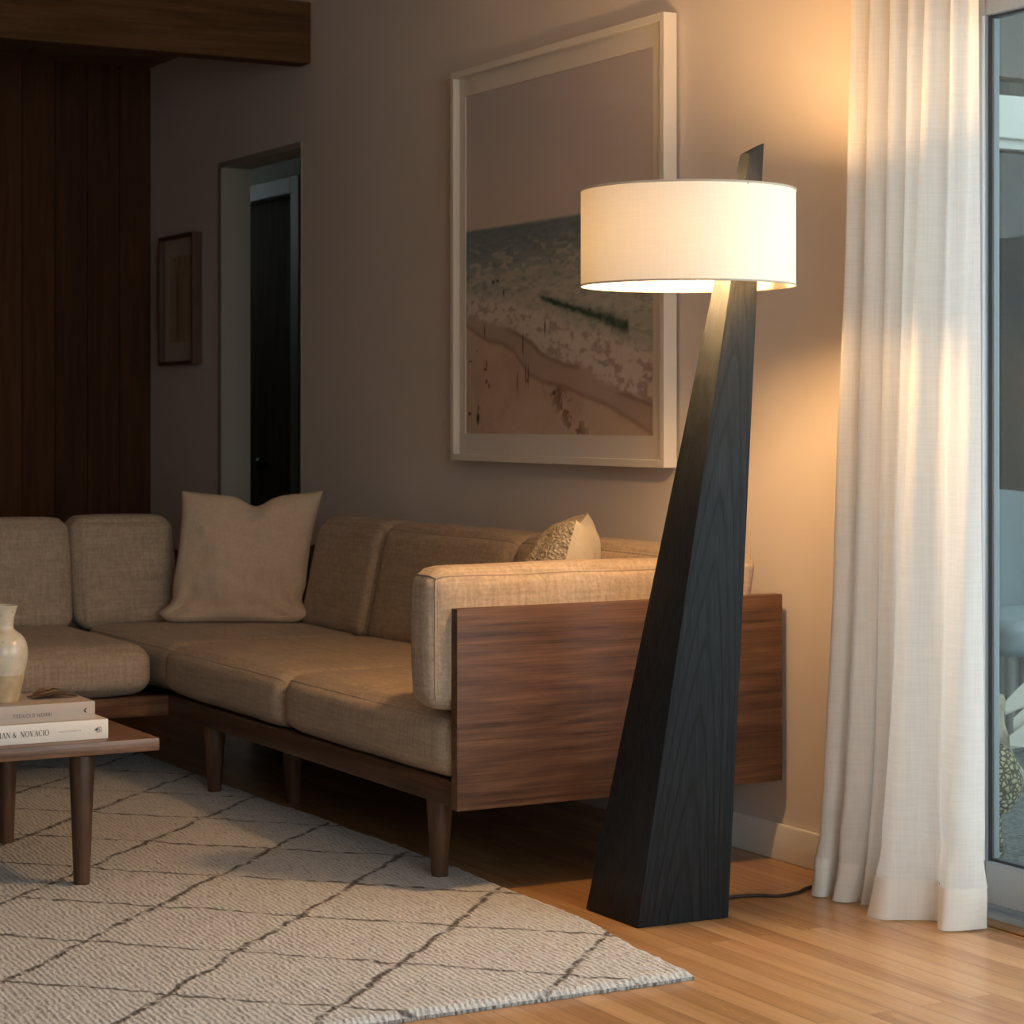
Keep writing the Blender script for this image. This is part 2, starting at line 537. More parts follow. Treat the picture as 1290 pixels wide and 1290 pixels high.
# exposed beam
struct(MB().box(-7.162, -7.068, YB, -0.0005, 2.268, ZC, 0.002, 1).make('trim_1', M['beam'], None, 30))
# white reveal lining of the passage
b = MB()
b.box(DX0 - 0.022, DX0 + 0.004, -0.006, T, 0, DZ); b.box(DX1 - 0.004, DX1 + 0.004, -0.003, T, 0, DZ)
b.box(DX0 - 0.022, DX1 + 0.004, -0.006, T, DZ - 0.004, DZ + 0.016)
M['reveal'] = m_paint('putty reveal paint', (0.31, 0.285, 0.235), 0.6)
struct(b.make('trim_2', M['reveal'], None, None))
# the passage behind
HY = 0.75
b = MB(); b.box(-11.2, -8.93 - 0.86, HY, HY + 0.1, 0, 2.5); b.box(-8.93, -6.4, HY, HY + 0.1, 0, 2.5); b.box(-9.79, -8.93, HY, HY + 0.1, 2.02, 2.5)
b.box(-6.5, -6.4, T, HY, 0, 2.5); b.box(-11.3, -11.2, 0, HY + 0.1, 0, 1.9)
struct(b.make('wall_hall', M['hall'], None, None))
struct(MB().box(-11.2, -6.4, T, HY, -0.08, 0.0).make('floor_hall', M['floor'], None, None))
struct(MB().box(-11.2, -6.4, T, HY + 0.1, 2.5, 2.6).make('ceiling_hall', M['hall'], None, None))
struct(MB().box(-11.2, XL, 0.0, T, 0, 2.5).make('wall_hall_near', M['hall'], None, None))
M['casing'] = m_paint('grey green casing paint', (0.21, 0.22, 0.18), 0.5)
b = MB(); b.box(-8.93, -8.842, HY - 0.018, HY, 0, 2.095, 0.003, 1); b.box(-9.88, -9.79, HY - 0.018, HY, 0, 2.095, 0.003, 1); b.box(-9.79, -8.93, HY - 0.018, HY, 2.02, 2.095, 0.003, 1)
struct(b.make('trim_3', M['casing']))
d1 = struct(MB().box(-9.788, -8.932, HY + 0.02, HY + 0.06, 0.004, 2.018, 0.002, 1).make('door_1', M['darkdoor']))
MB().lathe([(0.012, 0), (0.012, -0.02), (0.026, -0.03), (0.028, -0.045), (0.02, -0.056)], (-9.27, HY + 0.02, 0.84), 20, axis='Y').make('doorknob', M['blackmetal'], d1)

# ------------------------------------------------------------------ sliding glass door
b = MB()
b.box(WX0, WX0 + 0.05, 0.0, 0.11, 0, WZ, 0.002, 1); b.box(WX1 - 0.05, WX1, 0.0, 0.11, 0, WZ, 0.002, 1)
b.box(WX0, WX1, 0.0, 0.11, WZ - 0.05, WZ, 0.002, 1)
d2 = struct(b.make('door_2', M['aludark']))
b = MB(); b.box(WX0, WX1, -0.004, 0.11, 0.0, 0.016, 0.002, 1); b.box(WX0, WX1, 0.03, 0.036, 0.016, 0.03)
b.make('track', M['alu'], d2)
MB().box(WX0, WX1, -0.045, -0.004, 0.0, 0.006, 0.002, 1).make('threshold', m_wood('oak threshold', (0.2, 0.1, 0.04), (0.3, 0.16, 0.07), (0.4, 0.22, 0.1), 'X', 1.0, 0.4), d2)
PZ0, PZ1 = 0.03, WZ - 0.05
SX0, SX1 = -3.664, -2.30
b = MB(); b.box(WX0 + 0.05, WX0 + 0.075, 0.012, 0.046, PZ0, PZ1); b.box(WX0 + 0.075, SX0, 0.012, 0.046, PZ0, 0.118); b.box(WX0 + 0.075, SX0, 0.012, 0.046, PZ1 - 0.045, PZ1); b.make('sidelight_frame', M['aludark'], d2)
MB().box(WX0 + 0.075, SX0, 0.027, 0.031, 0.118, PZ1 - 0.045).make('pane', M['glass'], d2, None)
b = MB()
b.box(SX0, -3.628, 0.012, 0.046, PZ0, PZ1, 0.002, 1); b.box(SX1 - 0.06, SX1, 0.012, 0.046, PZ0, PZ1, 0.002, 1)
b.box(-3.628, SX1 - 0.06, 0.012, 0.046, PZ0, 0.118, 0.002, 1); b.box(-3.628, SX1 - 0.06, 0.012, 0.046, PZ1 - 0.045, PZ1, 0.002, 1)
b.make('sash', M['alu'], d2)
b = MB()
b.box(-3.628, -3.617, 0.020, 0.040, 0.118, PZ1 - 0.045); b.box(-3.628, SX1 - 0.06, 0.022, 0.038, 0.118, 0.124); b.box(-3.628, SX1 - 0.06, 0.022, 0.038, PZ1 - 0.051, PZ1 - 0.045)
b.make('gasket', M['gasket'], d2)
b = MB(); b.box(-3.617, -3.611, 0.020, 0.036, 0.124, PZ1 - 0.051, 0.001, 1); b.make('bead_and_highlight', m_metal('grey bead', (0.16, 0.18, 0.20), 0.6, 0.3), d2)
MB().box(-3.634, -3.6285, 0.007, 0.012, 0.118, PZ1 - 0.045, 0.001, 1).make('bead_and_highlight', m_paint('painted edge highlight', (0.66, 0.71, 0.76), 0.4), d2)  # pale strip: a highlight on the sash edge, put in as paint
MB().box(-3.613, SX1 - 0.06, 0.027, 0.031, 0.122, PZ1 - 0.049).make('pane', M['glass'], d2, None)
b = MB()
b.box(-2.37, -2.31, 0.062, 0.096, PZ0, PZ1, 0.002, 1); b.box(WX1 - 0.11, WX1 - 0.05, 0.062, 0.096, PZ0, PZ1, 0.002, 1)
b.box(-2.31, WX1 - 0.11, 0.062, 0.096, PZ0, 0.118, 0.002, 1); b.box(-2.31, WX1 - 0.11, 0.062, 0.096, PZ1 - 0.045, PZ1, 0.002, 1)
b.make('sash', M['alu'], d2)
MB().box(-2.31, WX1 - 0.11, 0.077, 0.081, 0.118, PZ1 - 0.045).make('pane', M['glass'], d2, None)

# ------------------------------------------------------------------ rug
def rug():
    x0, x1 = -6.95, RUG_O[0]
    y0, y1 = -3.3, RUG_O[1]
    nx, ny = 300, 220
    H = 0.0165

    def top(u, v):
        x = x0 + (x1 - x0) * u; y = y0 + (y1 - y0) * v
        # slightly wandering long edge, pulled out a little at the corner by the lamp
        ed = 0.010 * noise.noise((x * 3.1, 0, 5)) + 0.005 * noise.noise((x * 40, 3, 0))
        ey = ed + 0.03 * math.exp(-((x + 4.7) / 0.8) ** 2) - 0.050 * max(0, (x + 3.95) / 0.47)
        y += ey * v ** 6
        x += (0.004 * noise.noise((0, y * 45, 2)) + 0.004 * noise.noise((0, y * 6, 9))) * u ** 20
        d = min((1 - u) * (x1 - x0), (1 - v) * (y1 - y0), u * (x1 - x0), v * (y1 - y0))
        h = H * (1 - max(0, 1 - d / 0.014) ** 2.2 * 0.55)
        h += 0.0026 * noise.noise((x * 34, y * 34, 1)) + 0.0016 * noise.noise((x * 90, y * 90, 4))
        return (x, y, max(0.004, h))
    b = MB().grid(top, nx, ny)
    n = len(b.v)
    ring = [i for i in range(nx + 1)] + [j * (nx + 1) + nx for j in range(1, ny + 1)] + [ny * (nx + 1) + i for i in range(nx - 1, -1, -1)] + [j * (nx + 1) for j in range(ny - 1, 0, -1)]
    b.v += [(b.v[i][0], b.v[i][1], 0.0005) for i in ring]
    m = len(ring)
    for k in range(m):
        l = (k + 1) % m
        b.f.append((ring[l], ring[k], n + k, n + l))
    b.f.append(tuple(n + k for k in reversed(range(m))))
    o = b.make('rug', M['rug'], None, 60, (RUG_O[0], RUG_O[1], 0))
    tag(o, 'large cream wool pile rug with a dark thin-lined diamond lattice on the wood floor', 'rug')
    return o


rug_obj = rug()

# ------------------------------------------------------------------ sectional sofa
def cushion(b, x0, x1, y0, y1, z0, z1, r=0.045, bulge=(0.012, 0.008, 0.012), n=22, shear=(0, 0), seed=0, wr=0.003, pinch=0.0):
    """soft box; shear = how far the top is pushed in x and y. returns the mapping of the unit cube surface"""
    c = Vector(((x0 + x1) / 2, (y0 + y1) / 2, (z0 + z1) / 2))
    h = Vector(((x1 - x0) / 2, (y1 - y0) / 2, (z1 - z0) / 2))

    def mp(p):
        p = Vector(p)
        q = Vector((p.x * h.x, p.y * h.y, p.z * h.z))
        inner = Vector([max(-(h[i] - r), min(h[i] - r, q[i])) for i in range(3)])
        d = q - inner
        if d.length > 1e-9:
            q = inner + d.normalized() * r if d.length > 1e-9 else q
        u = Vector((1 - p.x ** 2, 1 - p.y ** 2, 1 - p.z ** 2))
        u = Vector([max(0, k) for k in u])
        sg = lambda k: (abs(k) ** 6) * (1 if k > 0 else -1)
        q.x += sg(p.x) * bulge[0] * (u.y * u.z) ** 0.6
        q.y += sg(p.y) * bulge[1] * (u.x * u.z) ** 0.6
        q.z += sg(p.z) * bulge[2] * (u.x * u.y) ** 0.6
        w = c + q
        s = noise.noise((w.x * 5 + seed, w.y * 5, w.z * 5)) * wr + noise.noise((w.x * 14, w.y * 14 + seed, w.z * 14)) * wr * 0.35
        q += Vector((sg(p.x), sg(p.y), sg(p.z))) * s
        w = c + q
        tz = (p.z + 1) / 2
        w.x += shear[0] * tz; w.y += shear[1] * tz
        return w
    idx = {}

    def vid(i, j, k):
        key = (i, j, k)
        if key not in idx:
            idx[key] = len(b.v)
            e = lambda a: math.copysign(abs(-1 + 2 * a / n) ** 0.72, -1 + 2 * a / n) if a != n / 2 else 0
            b.v.append(tuple(mp((e(i), e(j), e(k)))))
        return idx[key]
    for a in range(n):
        for e in range(n):
            for f in (0, n):
                q = (vid(f, a, e), vid(f, a + 1, e), vid(f, a + 1, e + 1), vid(f, a, e + 1))
                b.f.append(q if f else q[::-1])
                q = (vid(a, f, e), vid(a, f, e + 1), vid(a + 1, f, e + 1), vid(a + 1, f, e))
                b.f.append(q if f else q[::-1])
                q = (vid(a, e, f), vid(a + 1, e, f), vid(a + 1, e + 1, f), vid(a, e + 1, f))
                b.f.append(q if f else q[::-1])
    return mp


def seam(mp, path, r=0.0022, n=40):
    """stitched cord along straight lines between corners of the unit cube"""
    pts = []
    for (a, c) in zip(path[:-1], path[1:]):
        a = Vector(a); c = Vector(c)
        for i in range(n):
            pts.append(mp(a.lerp(c, i / n)))
    pts.append(mp(path[-1]))
    return MB().tube(pts, r, 6)


SO = (-5.2, -0.45, 0)
sofa = thing('sectional_sofa', SO, 'L-shaped low walnut sofa with oat linen cushions in the corner by the picture wall', 'sofa')
PX = -4.293
# frame
b = MB()
b.box(-6.122, PX - 0.03, -0.882, -0.852, 0.197, 0.253, 0.003, 2)
b.make('front_rail', M['walnutx'], sofa)
b = MB()
b.box(-6.122, -6.092, -2.5, -0.852, 0.197, 0.253, 0.003, 2)
b.make('front_rail', M['walnut'], sofa)
b = MB()
b.box(-6.86, PX - 0.03, -0.850, -0.06, 0.215, 0.238); b.box(-6.86, -6.124, -2.5, -0.852, 0.215, 0.238)
b.make('platform', M['walnutx'], sofa)
b = MB(); b.box(-6.93, PX - 0.03, -0.06, -0.035, 0.2, 0.62, 0.003, 1); b.make('back_panel', M['walnutx'], sofa)
b = MB(); b.box(-6.93, -6.90, -2.5, -0.062, 0.2, 0.62, 0.003, 1); b.make('back_panel', M['walnut'], sofa)
MB().box(PX - 0.029, PX, -0.893, -0.028, 0.196, 0.635, 0.002, 2).make('side_panel', M['walnut'], sofa)
for (x, y, zb) in ((-4.488, -0.835, 0.016), (-5.815, -0.850, 0.016), (-4.488, -0.16, 0), (-5.62, -0.70, 0), (-5.4, -0.16, 0), (-6.78, -0.16, 0),
                   (-6.18, -1.62, 0.016), (-6.18, -2.4, 0.016), (-6.8, -1.3, 0.016), (-6.8, -2.4, 0.016)):
    MB().lathe([(0.0175, 0.0), (0.019, 0.004), (0.0315, 0.215 - zb), (0.0315, 0.217 - zb)], (x, y, zb), 28).make('leg', M['walnutz'], sofa)


def seatc(args, seam_path, **kw):
    bb = MB(); mp = cushion(bb, *args, **kw)
    o = bb.make('seat_cushion', M['linen'], sofa, 75)
    seam(mp, seam_path).make('piping', M['piping'], o)
    return o


TOPF = [(-1, -1, 0.97), (1, -1, 0.97)]
kw = dict(r=0.045, bulge=(0.006, 0.012, 0.016))
seatc((-5.253, PX - 0.036, -0.892, -0.205, 0.257, 0.400), TOPF, seed=1, **kw)
seatc((-6.112, -5.257, -0.892, -0.205, 0.257, 0.396), TOPF, seed=2, **kw)
seatc((-6.858, -6.105, -0.880, -0.205, 0.257, 0.394), [(1, -1, 0.97), (-1, -1, 0.97)], seed=3, r=0.045, bulge=(0.006, 0.004, 0.012))
RF = [(1, -1, 0.97), (1, 1, 0.97)]
kw2 = dict(r=0.05, bulge=(0.012, 0.006, 0.016))
seatc((-6.858, -6.108, -1.70, -0.918, 0.257, 0.396), RF, seed=4, **kw2)
seatc((-6.858, -6.108, -2.49, -1.71, 0.257, 0.396), RF, seed=5, **kw2)


def backc(args, seam_path, **kw):
    bb = MB(); mp = cushion(bb, *args, **kw)
    o = bb.make('back_cushion', M['linen'], sofa, 75)
    seam(mp, seam_path).make('piping', M['piping'], o)


BS = (0, 0.075)
for i, (xa, xb) in enumerate(((-6.535, -6.058), (-6.050, -5.262), (-5.254, PX - 0.025))):
    backc((xa, xb, -0.290, -0.135, 0.385, 0.730), [(-1, -1, -0.9), (-1, -1, 0.97), (1, -1, 0.97), (1, -1, -0.9)], r=0.042, bulge=(0.006, 0.014, 0.010), shear=BS, seed=11 + i)
for i, (ya, yb) in enumerate(((-0.912, -0.572), (-1.70, -0.922), (-2.49, -1.71))):
    backc((-6.975 + 0.155, -6.820 + 0.0, ya, yb, 0.382, 0.730) if False else (-6.980 + 0.03, -6.800, ya, yb, 0.382, 0.730), [(1, -1, -0.9), (1, -1, 0.97), (1, 1, 0.97), (1, 1, -0.9)], r=0.045, bulge=(0.014, 0.006, 0.010), shear=(-0.06, 0), seed=15 + i)
bb = MB()
mp = cushion(bb, -4.448, PX - 0.031, -0.935, -0.215, 0.412, 0.716, r=0.040, bulge=(0.008, 0.008, 0.010), seed=21)
ao = bb.make('arm_cushion', M['linen'], sofa, 75)
seam(mp, [(1, -1, -0.95), (1, -1, 0.97), (1, 1, 0.97)]).make('piping', M['piping'], ao)
seam(mp, [(1, -1, 0.97), (-1, -1, 0.97)], n=24).make('piping', M['piping'], ao)


# ------------------------------------------------------------------ throw pillows
def pillow_surface(w, h, t, side, dent=0.0, seed=0, fold=0.0, skew=0.0, ears=0.0, dx=0.02):
    """one half of a knife-edge pillow in local coords: x width, z height, y thickness"""
    def fn(u, v):
        a = 2 * u - 1; c = 2 * v - 1
        # concave sides, pointed corners
        sx = 1 - 0.075 * (1 - c * c); sz = 1 - (0.075 if c > 0 else 0.012) * (1 - a * a)
        x = a * w / 2 * sx; z = c * h / 2 * sz
        e = max(0, (1 - a * a)) * max(0, (1 - c * c))
        y = t / 2 * e ** 0.42
        k = noise.noise((a * 2.1 + seed, c * 2.1, side)) * 0.012 + noise.noise((a * 6 + seed, c * 6, side)) * 0.004
        y += k * min(1, e * 4)
        # creases that run into the corners
        for (ca, cc) in ((-1, -1), (1, -1)):
            d = math.hypot(a - ca, c - cc)
            y += 0.010 * math.sin(math.atan2(c - cc, abs(a - ca)) * 9 + seed) * math.exp(-((d - 0.35) / 0.25) ** 2) * min(1, e * 6)
        if dent:
            g = math.exp(-((a - dx) / 0.22) ** 2)
            z -= dent * g * max(0, c) ** 3
            y *= 1 - 0.45 * g * max(0, c) ** 2
        # weight settles at the bottom
        z2 = max(0, -c - 0.78)
        y += fold * z2 * (1 - a ** 8)
        if ears:
            x += ears * (1 if a > 0 else -1) * abs(a) ** 3 * math.exp(-((c + 0.95) / 0.16) ** 2)
            x *= 1 - 0.05 * math.exp(-((c + 0.66) / 0.16) ** 2)
            z += 0.030 * abs(a) ** 14 * max(0, -c) ** 6; x *= 1 - 0.03 * max(0, -c) ** 30
        x += skew * c
        return (x, y * side, z)
    return fn


def place(b, M4):
    b.v = [tuple(M4 @ Vector(p)) for p in b.v]
    return b


def basis(xd, zd, o):
    xd = Vector(xd).normalized(); zd = Vector(zd).normalized()
    yd = zd.cross(xd).normalized(); zd = xd.cross(yd)
    m = Matrix((xd, yd, zd)).transposed().to_4x4(); m.translation = Vector(o)
    return m


# big pillow in the corner: faces the room diagonally, leans back
P1 = Vector((-6.555, -0.480, 0.404))
xd = Vector((0.4873, 0.8732, 0)); back = Vector((-0.8732, 0.4873, 0))
lean = math.radians(13)
zd = Vector((0, 0, 1)) * math.cos(lean) + back * math.sin(lean)
m4 = basis(xd, zd, P1 + zd * 0.210 + back * 0.03 + xd * 0.008)
pw = thing('throw_pillow', tuple(P1), 'large plain sand linen throw pillow with a dented top edge, leaning in the sofa corner', 'pillow', None)
fr = place(MB().grid(pillow_surface(0.450, 0.425, 0.17, -1, 0.034, 3, 0.10, 0.024, 0.018, 0.06), 60, 60), m4)
ba = place(MB().grid(pillow_surface(0.450, 0.425, 0.15, 1, 0.034, 4, 0.05, 0.024, 0.018, 0.06), 60, 60, True), m4)
fr.make('front_cover', M['pillow'], pw, 80)
ba.make('back_cover', M['pillow'], pw, 80)


def m_boucle():
    t = NT('nubby wool front'); co = t.co()
    a = t.noise(t.mapping(co, (1, 1, 1)), 65, 4, 0.65, 0.8)
    v = t.n('TexVoronoi'); t.L.new(co, v.inputs[0]); v.inputs['Scale'].default_value = 120
    h = t.math('SUBTRACT', a, t.math('MULTIPLY', v.outputs[0], 0.6))
    t.base(t.ramp(h, [(0.0, (0.42, 0.34, 0.25)), (0.5, (0.68, 0.59, 0.47))])); t.p(Roughness=1.0)
    t.b.inputs['Specular IOR Level'].default_value = 0.05
    t.bump(h, 1.0, 0.008)
    return t.m


M['boucle'] = m_boucle()
# small pillow behind the arm, seen along its side edge
dirw = Vector((-0.82, 0.572, 0)).normalized()       # from the near edge to the far edge
frontn = Vector((-0.572, -0.82, 0)).normalized()
lean2 = math.radians(16)
zd2 = Vector((0, 0, 1)) * math.cos(lean2) - frontn * math.sin(lean2)
near_top = Vector((-4.590, -0.415, 0.806))
W2, H2 = 0.41, 0.42
c2 = near_top + dirw * W2 / 2 - zd2 * H2 / 2
m5 = basis(-dirw, zd2, c2)
if (m5.to_3x3() @ Vector((0, 1, 0))).dot(frontn) < 0:
    sgn = -1
else:
    sgn = 1
pw2 = thing('throw_pillow', (c2.x, c2.y, 0.404), 'small cream throw pillow with a nubby front, its corner showing above the sofa arm', 'pillow', None)
place(MB().grid(pillow_surface(W2, H2, 0.22, sgn, 0, 8), 50, 50, sgn > 0), m5).make('front_cover', M['boucle'], pw2, 80)['label'] = 'nubby textured wool front cover'
place(MB().grid(pillow_surface(W2, H2, 0.17, -sgn, 0, 9), 50, 50, sgn < 0), m5).make('back_cover', M['pillowplain'], pw2, 80)['label'] = 'smooth cream cotton back cover'

# ------------------------------------------------------------------ coffee table
TX, TY = -4.69, -1.425
table = thing('coffee_table', (-5.07, -2.0, 0.016), 'low rectangular walnut coffee table with round tapered legs standing on the rug', 'table')
MB().box(-5.456, TX, -2.70, TY, 0.3165, 0.3445, 0.002, 2).make('tabletop', M['tablewood'], table)
MB().box(-5.33, -4.82, -2.52, -1.62, 0.302, 0.3163).make('underframe', M['tablewood'], table)
for (x, y) in ((-4.797, -1.567), (-5.352, -1.573), (-4.797, -2.56), (-5.352, -2.56)):
    MB().lathe([(0.0165, 0.0), (0.0178, 0.004), (0.0275, 0.262), (0.0275, 0.2855)], (x, y, 0.0165), 30).make('leg', M['walnutz'], table)


# ------------------------------------------------------------------ lettering
def stroke(b, M4, p, q, w, d=0.0004):
    p = Vector((p[0], p[1], 0)); q = Vector((q[0], q[1], 0))
    t = (q - p); L = t.length
    if L < 1e-9: return
    t /= L; n = Vector((-t.y, t.x, 0)) * w / 2
    pts = [p - n, q - n, q + n, p + n]
    pts = [M4 @ Vector((a.x, a.y, 0)) for a in pts] + [M4 @ Vector((a.x, a.y, d)) for a in pts]
    b.add(pts, [(3, 2, 1, 0), (4, 5, 6, 7), (0, 1, 5, 4), (1, 2, 6, 5), (2, 3, 7, 6), (3, 0, 4, 7)])


THICK, THIN = 0.17, 0.055


def arc(cx, cy, rx, ry, a0, a1, n=18):
    return [(cx + rx * math.cos(math.radians(a0 + (a1 - a0) * i / n)), cy + ry * math.sin(math.radians(a0 + (a1 - a0) * i / n))) for i in range(n + 1)]


def serif(x, y, w=0.24):
    return ([(x - w / 2, y), (x + w / 2, y)], THIN)


GL = {
    'I': (0.34, [([(0.17, 0), (0.17, 1)], THICK), serif(0.17, 0.02), serif(0.17, 0.98)]),
    'A': (0.86, [([(0.08, 0), (0.42, 1)], THIN), ([(0.42, 1), (0.78, 0)], THICK), ([(0.20, 0.34), (0.66, 0.34)], THIN), serif(0.08, 0.02), serif(0.78, 0.02)]),
    'N': (0.92, [([(0.14, 0), (0.14, 1)], THIN), ([(0.14, 1), (0.78, 0)], THICK), ([(0.78, 0), (0.78, 1)], THIN), serif(0.14, 0.02), serif(0.14, 0.98, 0.2), serif(0.78, 0.98)]),
    'V': (0.84, [([(0.08, 1), (0.42, 0)], THICK), ([(0.42, 0), (0.76, 1)], THIN), serif(0.08, 0.98), serif(0.76, 0.98)]),
    'O': (0.98, 'O'), 'C': (0.84, 'C'),
    '&': (0.92, [(arc(0.38, 0.76, 0.17, 0.20, -60, 240), 0.08), ([(0.30, 0.60), (0.80, 0.0)], THICK), (arc(0.36, 0.26, 0.26, 0.26, 110, 330), 0.10), ([(0.60, 0.14), (0.82, 0.48)], THIN)]),
    ' ': (0.42, []),
}


def serif_text(b, M4, s, h, gap=0.09):
    """thick and thin capitals; the origin of M4 is the lower left of the first letter"""
    x = 0.0
    for ch in s:
        adv, st = GL[ch]
        if st == 'O' or st == 'C':
            cx = 0.46; n = 28
            a0, a1 = (0, 360) if st == 'O' else (48, 312)
            for i in range(n):
                p0 = arc(cx, 0.5, 0.38, 0.49, a0 + (a1 - a0) * i / n, a0 + (a1 - a0) * (i + 1) / n, 1)
                am = math.radians(a0 + (a1 - a0) * (i + 0.5) / n)
                wd_ = THIN + (THICK - THIN) * abs(math.cos(am)) ** 1.5
                stroke(b, M4, ((x + p0[0][0]) * h, p0[0][1] * h), ((x + p0[1][0]) * h, p0[1][1] * h), wd_ * h)
            if st == 'C':
                stroke(b, M4, ((x + 0.72) * h, 0.70 * h), ((x + 0.72) * h, 0.96 * h), THIN * h)
        else:
            for path, wd_ in st:
                for p0, p1 in zip(path[:-1], path[1:]):
                    stroke(b, M4, ((x + p0[0]) * h, p0[1] * h), ((x + p1[0]) * h, p1[1] * h), wd_ * h)
        x += adv + gap
    return x * h


def plain_text(name, s, h, M4, mat, parent, width=None):
    cu = bpy.data.curves.new(name, 'FONT')
    cu.body = s; cu.size = 1.0; cu.extrude = 0.01; cu.resolution_u = 3; cu.space_character = 1.15
    tmp = bpy.data.objects.new(name, cu); COL.objects.link(tmp)
    bpy.context.view_layer.update()
    me = bpy.data.meshes.new_from_object(tmp.evaluated_get(bpy.context.evaluated_depsgraph_get()))
    xs = [v.co.x for v in me.vertices]; ys = [v.co.y for v in me.vertices]
    sx = (width / (max(xs) - min(xs))) if width else h / (max(ys) - min(ys))
    sy = h / (max(ys) - min(ys))
    b = MB()
    b.add([M4 @ Vector(((v.co.x - min(xs)) * sx, (v.co.y - min(ys)) * sy, v.co.z * 0.02)) for v in me.vertices], [tuple(p.vertices) for p in me.polygons])
    bpy.data.objects.remove(tmp); bpy.data.curves.remove(cu); bpy.data.meshes.remove(me)
    return b.make(name, mat, parent, None)


def spine_frame(x, y, z):
    """text runs along +y, up is +z, faces +x"""
    m = Matrix(((0, 0, 1), (1, 0, 0), (0, 1, 0))).to_4x4(); m.translation = (x, y, z)
    return m


# ------------------------------------------------------------------ books
M['bookwhite'] = m_paint('white book cloth', (0.66, 0.625, 0.58), 0.45)
M['booktaupe'] = m_paint('taupe book cover', (0.41, 0.345, 0.30), 0.6)
M['paper'] = m_paint('page block', (0.70, 0.64, 0.53), 0.9)
M['ink'] = m_paint('grey black ink', (0.06, 0.055, 0.05), 0.6)
M['inkpale'] = m_paint('grey ink', (0.33, 0.29, 0.26), 0.6)


def book(name, x1, depth, y1, length, z0, z1, mat, label, grp):
    """spine on the +x side"""
    r = thing(name, (x1 - depth / 2, y1 - length / 2, z0), label, 'book', grp)
    b = MB(); c = 0.003
    b.box(x1 - depth, x1 - 0.002, y1 - length, y1, z0, z0 + c, 0.0008, 1)
    b.box(x1 - depth, x1 - 0.002, y1 - length, y1, z1 - c, z1, 0.0008, 1)
    b.box(x1 - 0.0045, x1, y1 - length, y1, z0, z1, 0.0014, 2)
    b.make('cover', mat, r)
    MB().box(x1 - depth + 0.004, x1 - 0.0046, y1 - length + 0.004, y1 - 0.004, z0 + c, z1 - c).make('page_block', M['paper'], r, None)
    return r


ZT = 0.3447
b1 = book('book', -4.735, 0.215, -1.527, 0.32, ZT, ZT + 0.0428, M['bookwhite'], 'thick white book lying at the bottom of the stack, with large capitals on its spine', 'books on the coffee table')
b2 = book('book', -4.748, 0.205, -1.553, 0.30, ZT + 0.043, ZT + 0.0822, M['booktaupe'], 'taupe book lying on top of the white book under the vase', 'books on the coffee table')
SPX = -4.7349
bb = MB(); hL = 0.0122
wN = 0.065
tw = serif_text(MB(), Matrix(), 'NOVACIO', 1.0)
sc = Matrix.Diagonal((wN / (tw * hL), 1, 1, 1))
serif_text(bb, spine_frame(SPX, -1.7245, ZT + 0.0155) @ sc, 'NOVACIO', hL)
serif_text(bb, spine_frame(SPX, -1.7420, ZT + 0.0155) @ sc, '&', hL)
wI = serif_text(MB(), Matrix(), 'IIAN', hL) * sc[0][0]
serif_text(bb, spine_frame(SPX, -1.7455 - wI, ZT + 0.0155) @ sc, 'IIAN', hL)
bb.make('spine_title', M['ink'], b1, None)
plain_text('spine_subtitle', 'MALLOCE & PIMECI. AS', 0.0034, spine_frame(SPX, -1.6385, ZT + 0.0195), M['inkpale'], b1, 0.049)
bb = MB()      # small publisher emblem: a bird-like blot beside upright strokes
F0 = spine_frame(SPX, -1.5560, ZT + 0.0135)
bb.lathe([(0.0001, 0), (0.0030, 0.0001), (0.0030, 0.0003), (0.0001, 0.0004)], tuple(F0 @ Vector((0.002, 0.0075, 0))), 16, axis='X')
stroke(bb, F0, (-0.0025, 0.0065), (0.002, 0.0088), 0.0022)
stroke(bb, F0, (0.001, 0.002), (0.0045, 0.002), 0.0012)
stroke(bb, F0, (0.0038, 0.0045), (0.0038, 0.0125), 0.0011)
stroke(bb, F0, (0.0062, 0.0005), (0.0062, 0.0135), 0.0009)
for p0, p1 in (((0.0085, 0.001), (0.0085, 0.011)), ((0.0085, 0.011), (0.0105, 0.0135)), ((0.0105, 0.0135), (0.0128, 0.011)), ((0.0128, 0.011), (0.0128, 0.001)), ((0.0085, 0.005), (0.0128, 0.005))):
    stroke(bb, F0, p0, p1, 0.0007)
bb.make('spine_emblem', M['ink'], b1, None)
SP2 = -4.7479
plain_text('spine_title', 'TODIUCE D NIDIRRI', 0.0082, spine_frame(SP2, -1.7370, ZT + 0.043 + 0.0120), M['ink'], b2, 0.085)
plain_text('spine_subtitle', 'IANOCE', 0.0028, spine_frame(SP2, -1.775, ZT + 0.043 + 0.0118), M['inkpale'], b2, 0.020)
bb = MB()      # crescent mark
F1 = spine_frame(SP2, -1.5735, ZT + 0.043 + 0.0200)
n = 18
pts = []
for i in range(n + 1):
    a = math.radians(60 + 240 * i / n); pts.append((0.0050 * math.cos(a), 0.0050 * math.sin(a)))
for i in range(n, -1, -1):
    a = math.radians(60 + 240 * i / n); pts.append((0.0024 + 0.0041 * math.cos(a) * (0.9 if i not in (0, n) else 0), 0.0042 * math.sin(a) if i not in (0, n) else pts[i][1]))
m_ = len(pts)
vv = [F1 @ Vector((p[0], p[1], 0.0004)) for p in pts]
k = n + 1
bb.add(vv, [(i, i + 1, m_ - 2 - i, m_ - 1 - i) for i in range(n)])
bb.make('spine_emblem', M['ink'], b2, None)

# ------------------------------------------------------------------ vase on the books
ZB = ZT + 0.0823


